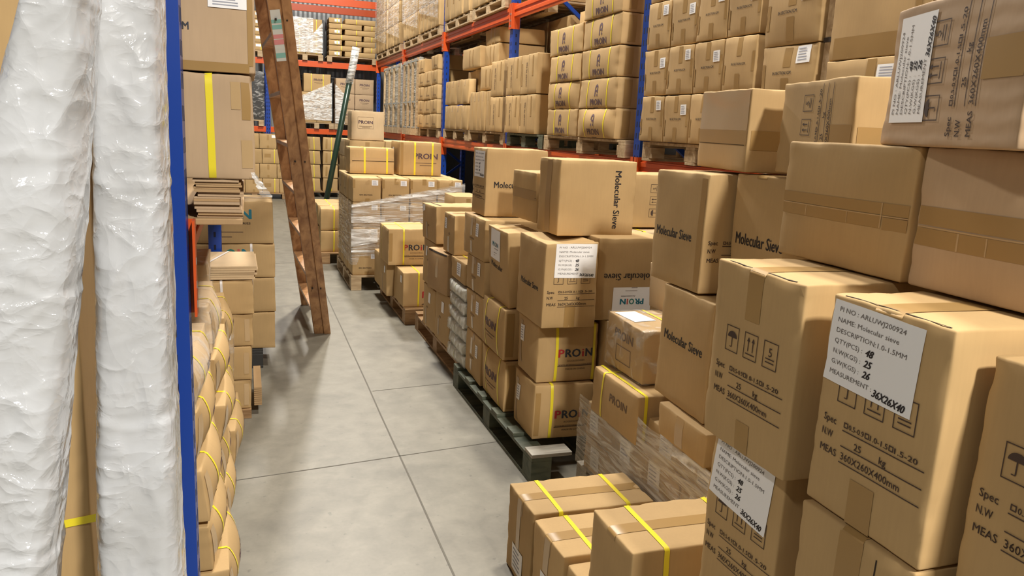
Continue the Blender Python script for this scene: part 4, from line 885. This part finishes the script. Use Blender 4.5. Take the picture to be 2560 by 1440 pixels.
# low shelf
zl = 1.424
fpal('pallet under the partly wrapped letter cartons on the far rack', 1.08, 1.78, zl); fpal('pallet under the brown letter cartons on the far rack', 1.79, 2.62, zl); fpal('pallet on the far rack left of the ladder', -.4, .38, zl)
b0 = zl+.124
for r in range(2):
    for c in range(2):
        fcart('far rack letter carton behind loose film, %s row, %s' % (words[r], ['left', 'right'][c]), 1.13+.30*c, 1.425+.30*c, b0+.31*r, b0+.31*r+.305, 340, (('proin', '-y', .13, 0, .04, 0, 'dim'),), 'partly wrapped letter cartons on the far rack')
fcart('far rack letter carton on top of the partly wrapped ones', 1.17, 1.71, b0+.622, b0+.98, 342, (('proin', '-y', .2, .03, .06, 0, 'dim'), ('strap', 'x', -.12, .014), ('strap', 'x', .12, .014)), 'partly wrapped letter cartons on the far rack')
film_sheet('slanting shiny film over the far rack letter cartons', [(1.10, YF-.012), (1.74, YF-.012)], lambda s: b0+.05, lambda s: b0+.52+.30*s, film('film_bright', .28, .9, (9, 9, 40), (.9, .9, .88), thresh=(.42, .62)), 30, .01)
for r in range(3):
    for c in range(2):
        fcart('brown letter carton at the right end of the far low shelf, %s row, %s' % (words[r], ['left', 'right'][c]), 1.82+.395*c, 2.20+.395*c, b0+.31*r, b0+.31*r+.306, 343, (('proin', '-y', .2, 0, .04, 0, 'dim'),), 'brown letter cartons on the far rack', mat=KR2)
film_sheet('film edge on the brown letter cartons of the far rack', [(1.80, YF-.012), (2.0, YF-.012)], lambda s: b0, lambda s: b0+.8-.2*s, FILMD, 31, .01)
o = carton('black shrink-wrapped block beside the blue upright of the far rack', .10, .40, YF+.05, YF+.7, b0, b0+.95, 0, n=8, seed=345, mat=DARK, name='black_wrap_or_shade_block', cat='bundle', decor=(('film', 'thin_clear_film'),))
carton('film-covered white block on the far rack, left of the black one', -.3, .08, YF+.02, YF+.6, b0, b0+.85, 0, n=8, seed=346, mat=plain('pale_block', (.5, .48, .44), .5), name='wrapped_block', cat='bundle', decor=(('film', 'stretch_film_bunched'),))
# middle shelf
zm = 2.784; b1 = zm+.124
fpal('pallet under the silver-filmed block on the far rack', .84, 1.56, zm); fpal('pallet under the flat strapped cartons of the far rack', 1.64, 2.66, zm); fpal('pallet left of the ladder on the far middle shelf', -.4, .38, zm)
for r in range(2):
    for c in range(2):
        fcart('carton under silver film on the far middle shelf, %s row, %s' % (words[r], ['left', 'right'][c]), .88+.33*c, 1.205+.33*c, b1+.345*r, b1+.345*r+.34, 350, (('strap', 'x', .05, .012),), 'silver filmed cartons on the far rack')
film_sheet('silver shiny film around the left block of the far middle shelf', [(.86, YF-.014), (1.36, YF-.014)], lambda s: b1+.03, lambda s: b1+.70, bpy.data.materials['film_bright'], 32, .012)
film_sheet('thinner film over the right part of that far block', [(1.30, YF-.012), (1.55, YF-.012)], lambda s: b1+.03, lambda s: b1+.33+.3*s, FILMD, 33, .012)
carton('black gap-filling wrapped block between the far middle shelf pallets', 1.565, 1.632, YF+.3, YF+.8, zm+.002, b1+.72, 0, n=5, seed=352, mat=DARK, name='black_wrap_or_shade_block', cat='bundle')
for r in range(7):
    z0 = b1+.108*r; segs = ((1.68, 1.93), (2.0, 2.62)) if r % 2 == 0 else ((1.68, 2.33), (2.39, 2.64))
    for c, (xa, xb) in enumerate(segs):
        fcart('flat strapped carton of the far stack, layer %s, %s' % (ORD[r], ['left', 'right'][c]), xa, xb, z0, z0+.104, 355+c, (('strap', 'x', -.08 if xb-xa > .3 else .03, .014),)+((('label', '-y', .03, .0, .1, .05, 0, None),) if (r % 2 == 0 and c == 0) else ()), 'flat strapped cartons on the far rack', style=dict(bulge=.006, dent=.008, bul={'-y': .012}))
for r in range(5):
    fcart('carton left of the blue upright on the far middle shelf, %s from the shelf' % ORD[r], .10, .40, b1+.15*r, b1+.15*r+.147, 360, (('label', '-y', .05, .02, .1, .05, 0, None), ('strap', 'x', .1, .012)), 'cartons left of the blue upright')

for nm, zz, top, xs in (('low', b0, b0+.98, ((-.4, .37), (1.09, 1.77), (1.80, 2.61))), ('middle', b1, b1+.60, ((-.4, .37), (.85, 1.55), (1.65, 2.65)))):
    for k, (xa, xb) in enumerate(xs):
        carton('added black shade block at the back of the far %s shelf, %s' % (nm, ['left', 'centre', 'right'][k]), xa, xb, 17.80, 18.01, zz, top, 0, n=5, seed=365, mat=DARK, name='black_wrap_or_shade_block', cat='bundle', group='added shade blocks at the back of the far rack')  # blocks added to darken the gaps, standing for shade at the shelf backs

# ------------------------------------------------------------------ left rack contents
def board_stack():
    mb = MB(); mb.box(-1.1, -.008, 2.115, 4.7, 1.325, 1.341)
    T = thing('shelf_board', 'brown shelf board edge under the stacked cardboard sheets', 'shelf', (0, 0, 0)); link('board', mb.mesh('board', KRE, bevel=.003), T)
    R = random.Random(5); z = 1.342
    while z < 1.436:
        t = R.uniform(.0045, .0075); mb = MB(); dx = R.uniform(-.006, .006)
        mb.box(.112, .222, -.55, .55, 0, t)
        bm = mb.mesh('flattened_carton', KRE if R.random() < .5 else KR2)
        o = link('flattened_carton', bm); o.location = (-.232+dx, 2.68+R.uniform(-.006, .006), z)
        board_stack.k += 1
        tag(o, 'flattened cardboard sheet under the near strapped box, %s up from the shelf' % (ORD+['thirteenth', 'fourteenth', 'fifteenth', 'sixteenth', 'seventeenth', 'eighteenth', 'nineteenth', 'twentieth', 'top'])[board_stack.k-1], 'cardboard sheet', 'flattened cardboard sheets on the left shelf')
        z += t+.0006
    return z
board_stack.k = 0
zt = board_stack()
LB = 'cartons on the left shelf'
carton('flat carton hidden left of the flattened sheets', -.43, -.20, 2.2, 2.55, 1.342, zt, 0, n=5, seed=399, group=LB)
carton('carton with one bold yellow strap, on the flattened sheets', -.43, .024, 2.115, 2.56, zt+.001, 1.701, 0, n=18, seed=400, group=LB, mat=KR2, style=dict(bulge=.003, dent=.004), decor=(('strap', 'x', .124, .0175), ('tape', '-y', .20, .222, .02, .112), ('tape', '-y', .175, .198, .045, .112, 'tape_with_glare'), ('tape', '-y', .195, .222, -.1, -.03, 'tape_with_glare')))
carton('plain carton with a cut-off white label at the top of the left shelf', -.43, .028, 2.115, 2.56, 1.704, 2.02, 0, n=16, seed=401, group=LB, mat=KR2, style=dict(bulge=.003, dent=.004), decor=(('text', '-y', 'CM', .062, -.054, .018, .031, 0, 'navy_ink'), ('label', '-y', .167, .013, .09, .04, 0, 'slip'), ('tape', '-y', -.2, .215, -.157, -.135), ('tape', '-y', .212, .226, -.14, .1)))
# loose clear film hanging from the corner
mb = MB(); vs = []; fs = []
for i in range(15):
    t = i/14
    for j in range(5):
        vs.append((.018+.035*t+.006*(j-2)*(.4+.8*t)+.006*noise.noise(Vector((i*.8, j, 2))), 2.10+.01*noise.noise(Vector((i*.7, j*.9, 7))), 1.462-.062*t-.0*j))
for i in range(14):
    for j in range(4): a = i*5+j; fs.append((a, a+1, a+6, a+5))
mb.add(vs, fs); tag(link('loose_film', mb.mesh('loose_film', FILMD, smooth=True)), 'loose tail of clear film hanging from the strapped carton corner', 'plastic film')
# white wrapped tall bundles
def crumple(label, xl, xr, y0, ry, H, seed, sq=4.5, amp=.0065):
    """xl, xr: left and right edges as functions of height"""
    n, k = 150, 420; mb = MB(); vs = []; fs = []
    def ridge(p): return 1-abs(noise.noise(p))*2
    for m in range(k+1):
        z = H*m/k; cx = (xl(z)+xr(z))/2; rx = (xr(z)-xl(z))/2
        for i in range(n):
            a = 2*PI*i/n; c, s = math.cos(a), math.sin(a); q = (abs(c)**sq+abs(s)**sq)**(-1/sq); x, y = rx*q*c, ry*q*s
            w = noise.noise(Vector((x*6, y*6, z*3+seed)))*.25
            P = Vector((x*7+w, y*7, z*3.2+seed*9+w)); r1 = ridge(P); r2 = ridge(Vector((x*12+w*3, y*12+4, z*11+seed*3+w*2)))
            d = amp*(.7*noise.noise(P*.6) + .9*max(0, r1-.55) + .55*max(0, r2-.6)) + amp*.18*noise.noise(P*8)
            fold = ((z+.012*math.sin(x*30+seed)+.11*noise.noise(Vector((x*3, z*.5, seed)))+.09*seed) % .43)
            d += amp*.3*(max(0, 1-abs(fold-.05)/.01) - max(0, 1-abs(fold-.07)/.012)*.8)
            L = math.hypot(x, y); vs.append((cx+x+d*x/L, y+d*y/L, z))
    for m in range(k):
        for i in range(n): fs.append((m*n+i, m*n+(i+1) % n, (m+1)*n+(i+1) % n, (m+1)*n+i))
    fs.append(tuple(range(n))[::-1]); fs.append(tuple(k*n+i for i in range(n)))
    mb.add(vs, fs); T = thing('wrapped_bundle', label, 'bundle', (0, y0, 0), 0, 'white wrapped bundles at the left')
    link('wrap', mb.mesh('wrap', WRAP, smooth=True), T)
    return T
crumple('tall white plastic wrapped bundle standing against the blue upright', lambda z: -.288+.037*(z-.67), lambda z: -.138, 1.62, .105, 2.5, 3)
crumple('slanting white bundle at the left edge, wider towards the floor', lambda z: -.44+.03*z if z < 1.42 else -.3974+(z-1.42)*.30, lambda z: -.316+.116*(z-.81), 1.375, .08, 1.9, 5, 3.4)
carton('tall brown carton with a yellow strap behind the left white bundle', -.66, -.328, 1.755, 2.0, .002, 2.3, 0, n=24, seed=405, style=dict(bulge=.004, dent=.004, bul={'-y': .0}), decor=(('strip', '-y', -.15, .165, -.445, -.427, .12), ('tape', '-y', .1, .164, .18, .25)))
# squashed strapped cartons on the floor of the left rack
SQ = 'squashed strapped cartons under the left shelf'
pallet('pallet under the squashed strapped cartons on the left', -.75, -.12, 2.2, 3.9, 0, WBRN, .12, along='x', group='floor pallets')
for r in range(5):
    for c in range(3):
        R = random.Random(r*7+c); z0 = .122+.168*r; y0 = 2.22+.56*c; dx = R.uniform(-.02, .025)-.012*r
        if r == 4 and c == 2: continue
        z1 = z0+(.165 if (r, c) != (4, 0) else .13)
        carton('squashed strapped carton under the left shelf, %s row, %s from the camera' % (words[r] if r < 4 else 'top', ORD[c]), -.60, -.085+dx, y0, y0+.515, z0, z1, R.uniform(-.025, .025), n=14, seed=410+r*3+c, group=SQ, mat=KRL if r == 4 else KR, style=dict(bulge=.02, dent=.018, bul={'+x': .035, '-y': .004, '+y': .004}),
               decor=(('strap', 'y', -.12, .012), ('strap', 'y', .14, .012), ('text', '+x', 'PROIN', .02, .0, .03, .14, 0, 'purple_ink'), ('tape', '+x', -.24, -.2, -.06, .06, 'tape_with_glare')) + ((('film', 'thin_clear_film'),) if r == 4 else ()))
carton('pale film-covered carton leaning on the squashed ones by the upright', -.45, -.16, 3.45, 3.85, .80, 1.0, .05, n=10, seed=430, mat=KRL, group=SQ, style=dict(bulge=.01, dent=.02), decor=(('film', 'thin_clear_film'),))
# middle left stack
pallet('pallet under the middle left stack of small cartons', -.55, .01, 4.22, 4.72, 0, WBRN, .05, along='x', group='floor pallets')
M_ = 'small cartons in the middle left stack'
for r, (z0, z1) in enumerate(((.052, .212), (.214, .40), (.402, .575), (.577, .76))):
    carton('small carton in the left stack with bound sheets on top, %s' % ['lowest', 'second', 'third', 'uppermost'][r], -.48, .03-.006*(3-r), 4.24, 4.70, z0, z1, 0, n=12, seed=440+r, group=M_, style=dict(bulge=.003, dent=.004), decor=(('strap', 'x', .10, .012, 'white_strap'),) if r == 3 else (('tape', '-y', .21, .235, -.06, .06, 'tape_with_glare'),))
carton('narrow carton standing in front of the middle left stack, film on top', -.20, -.085, 3.98, 4.18, .30, .60, .1, n=10, seed=446, group=M_, style=dict(bulge=.012, dent=.012), decor=(('label', '-y', 0, .1, .09, .07, 0, None), ('film', 'thin_clear_film')))
carton('narrow carton under the one standing before the middle left stack', -.24, -.08, 3.98, 4.18, .002, .297, .06, n=10, seed=447, group=M_, style=dict(bulge=.016, dent=.014))
for i in range(6):
    mb = MB(); mb.box(-.25, .25, -.24, .24, 0, .0105); o = link('flattened_carton', mb.mesh('flattened_carton', KRL, bevel=.001)); o.location = (-.21-.01*(i % 2)+.003*i, 4.48, .763+.0118*i); o.rotation_euler[2] = .01*(i % 3)
    tag(o, 'bound cardboard sheet on the middle left stack, %s from the top' % ORD[5-i], 'cardboard sheet', 'bound sheets on the middle left stack')
mb = MB(); mb.box(-.006, .006, -.25, .25, .0, .0015)
tag(link('binding_strap', mb.mesh('binding_strap', STRAPW)), 'thin white strap across the bound cardboard sheets', 'strap'); bpy.data.objects['binding_strap'].location = (-.16, 4.48, .8345); bpy.data.objects['binding_strap'].rotation_euler[2] = -.25
for i in range(9):
    mb = MB(); mb.box(-.02, .02, -.2, .2, 0, .0095); o = link('flattened_carton', mb.mesh('flattened_carton', KRE)); o.location = (.045, 4.47, .055+.0115*i)
    tag(o, 'narrow folded sheet beside the lowest small carton, %s up' % ORD[i], 'cardboard sheet', 'narrow folded sheets on the left floor')
# far left stack with coloured letters
pallet('dark pallet under the coloured-letter cartons', -.55, .09, 5.12, 5.62, 0, plain('black_pallet_plastic', (.03, .028, .025), .5), .13, along='x', group='floor pallets')
C_ = 'coloured letter cartons in the far left stack'
for r, (z0, z1, xr) in enumerate(((.132, .372, .165), (.374, .598, .17), (.60, .815, .172), (.817, 1.085, .165))):
    carton('carton in the far left stack, %s' % ['bottom, plain', 'third from the top, plain', 'coloured letters and pale strap, second from top', 'topmost, coloured letters and lit flaps'][r], -.45, xr, 5.13, 5.60, z0, z1, 0, n=14, seed=450+r, group=C_, style=dict(bulge=.003, dent=.005),
           decor=((('proin', '-y', .27, .045, .055 if r == 3 else .05, 0, 'colour'),) if r > 1 else ()) + ((('strap', 'x', .17, .014, 'white_strap'),) if r in (1, 2) else ()) + (('toptape', 'x', .05, .03),))

# ------------------------------------------------------------------ ladder and pole
def ladder():
    T = thing('wooden_ladder', 'tall brown wooden ladder leaning to the left in the aisle', 'ladder', (.515, 5.94, 0))
    foot = [(0, 0, 0), (-.03, .98, 0)]; top = [(-.515, -2.10, 3.2), (-.545, -1.12, 3.2)]
    for k in range(2):
        a, b = Vector(foot[k]), Vector(top[k])
        mb = MB(); w = .118
        mb.bar(a, b, w*.62, .035, (0, 1, 0)); d = (b-a).normalized()
        mb.bar(a+Vector((w*.5, -.012, .01)), b+Vector((w*.5, -.012, 0)), w*.42, .05, (0, 1, 0))
        me = mb.mesh('rail', LADW, bevel=.003)
        for v in me.vertices: v.co.z = max(v.co.z, .001)
        rail = link('rail', me, T)
        if k == 0:
            mb = MB()
            for t in (.13, .42, .66, .82):
                p = a.lerp(b, t)
                for s in (-.006, .052): mb.box(p.x+s-.005, p.x+s+.005, p.y-.042, p.y-.017 if s < .03 else p.y-.035, p.z-.005, p.z+.005)
            link('bolt', mb.mesh('bolt', GAP), rail)
            up = (b-a).normalized(); p0 = a.lerp(b, .60)
            cs = [plain('sticker_white', (.7, .74, .72), .5), plain('sticker_teal', (.25, .55, .52), .5), plain('sticker_pink', (.75, .3, .32), .5)]
            mb = MB(); un = Vector((0, 1, 0)); un = (un-up*un.dot(up)).normalized(); rr = un.cross(up); rr = rr if rr.x > 0 else -rr
            for i, (t0, t1, m) in enumerate(((0, .30, 0), (.02, .05, 1), (.07, .09, 0), (.1, .13, 2), (.135, .16, 2), (.19, .215, 1), (.225, .245, 1))):
                e = -un*(.0185+.0008*(i > 0)); q0, q1 = p0+up*t0+e, p0+up*t1+e
                mb.add([q0-rr*.03, q0+rr*.022, q1+rr*.022, q1-rr*.03], [(0, 1, 2, 3)], m)
            link('sticker', mb.mesh('sticker', cs), rail)
    for i in range(10):
        t = .07+.095*i; p = Vector(foot[0]).lerp(Vector(top[0]), t); q = Vector(foot[1]).lerp(Vector(top[1]), t)
        mb = MB(); mb.bar(p+Vector((0, .018, 0)), q-Vector((0, .018, 0)), .075, .024, (0, 0, 1)); link('rung', mb.mesh('rung', LADW, bevel=.003), T)
ladder()
T = thing('green_pole', 'slanting dark green metal pole with clear film at its tip', 'pole', (1.0, 10.5, 0))
mb = MB(); mb.tube([(-.10, .02, .005), (.37, 0, 2.5)], .036, 14); link('pole', mb.mesh('pole', GREENM, smooth=True), T)
mb = MB(); mb.tube([(.29, 0, 2.08), (.335, 0, 2.3), (.375, 0, 2.53)], .05, 14); link('film_sleeve', mb.mesh('film_sleeve', FILMD, smooth=True), T)
mb = MB(); mb.tube([(.0, .016, .5), (.012, .015, .57)], .05, 12); link('collar', mb.mesh('collar', STEEL, smooth=True), T)
for L in LAMPS:
    pass
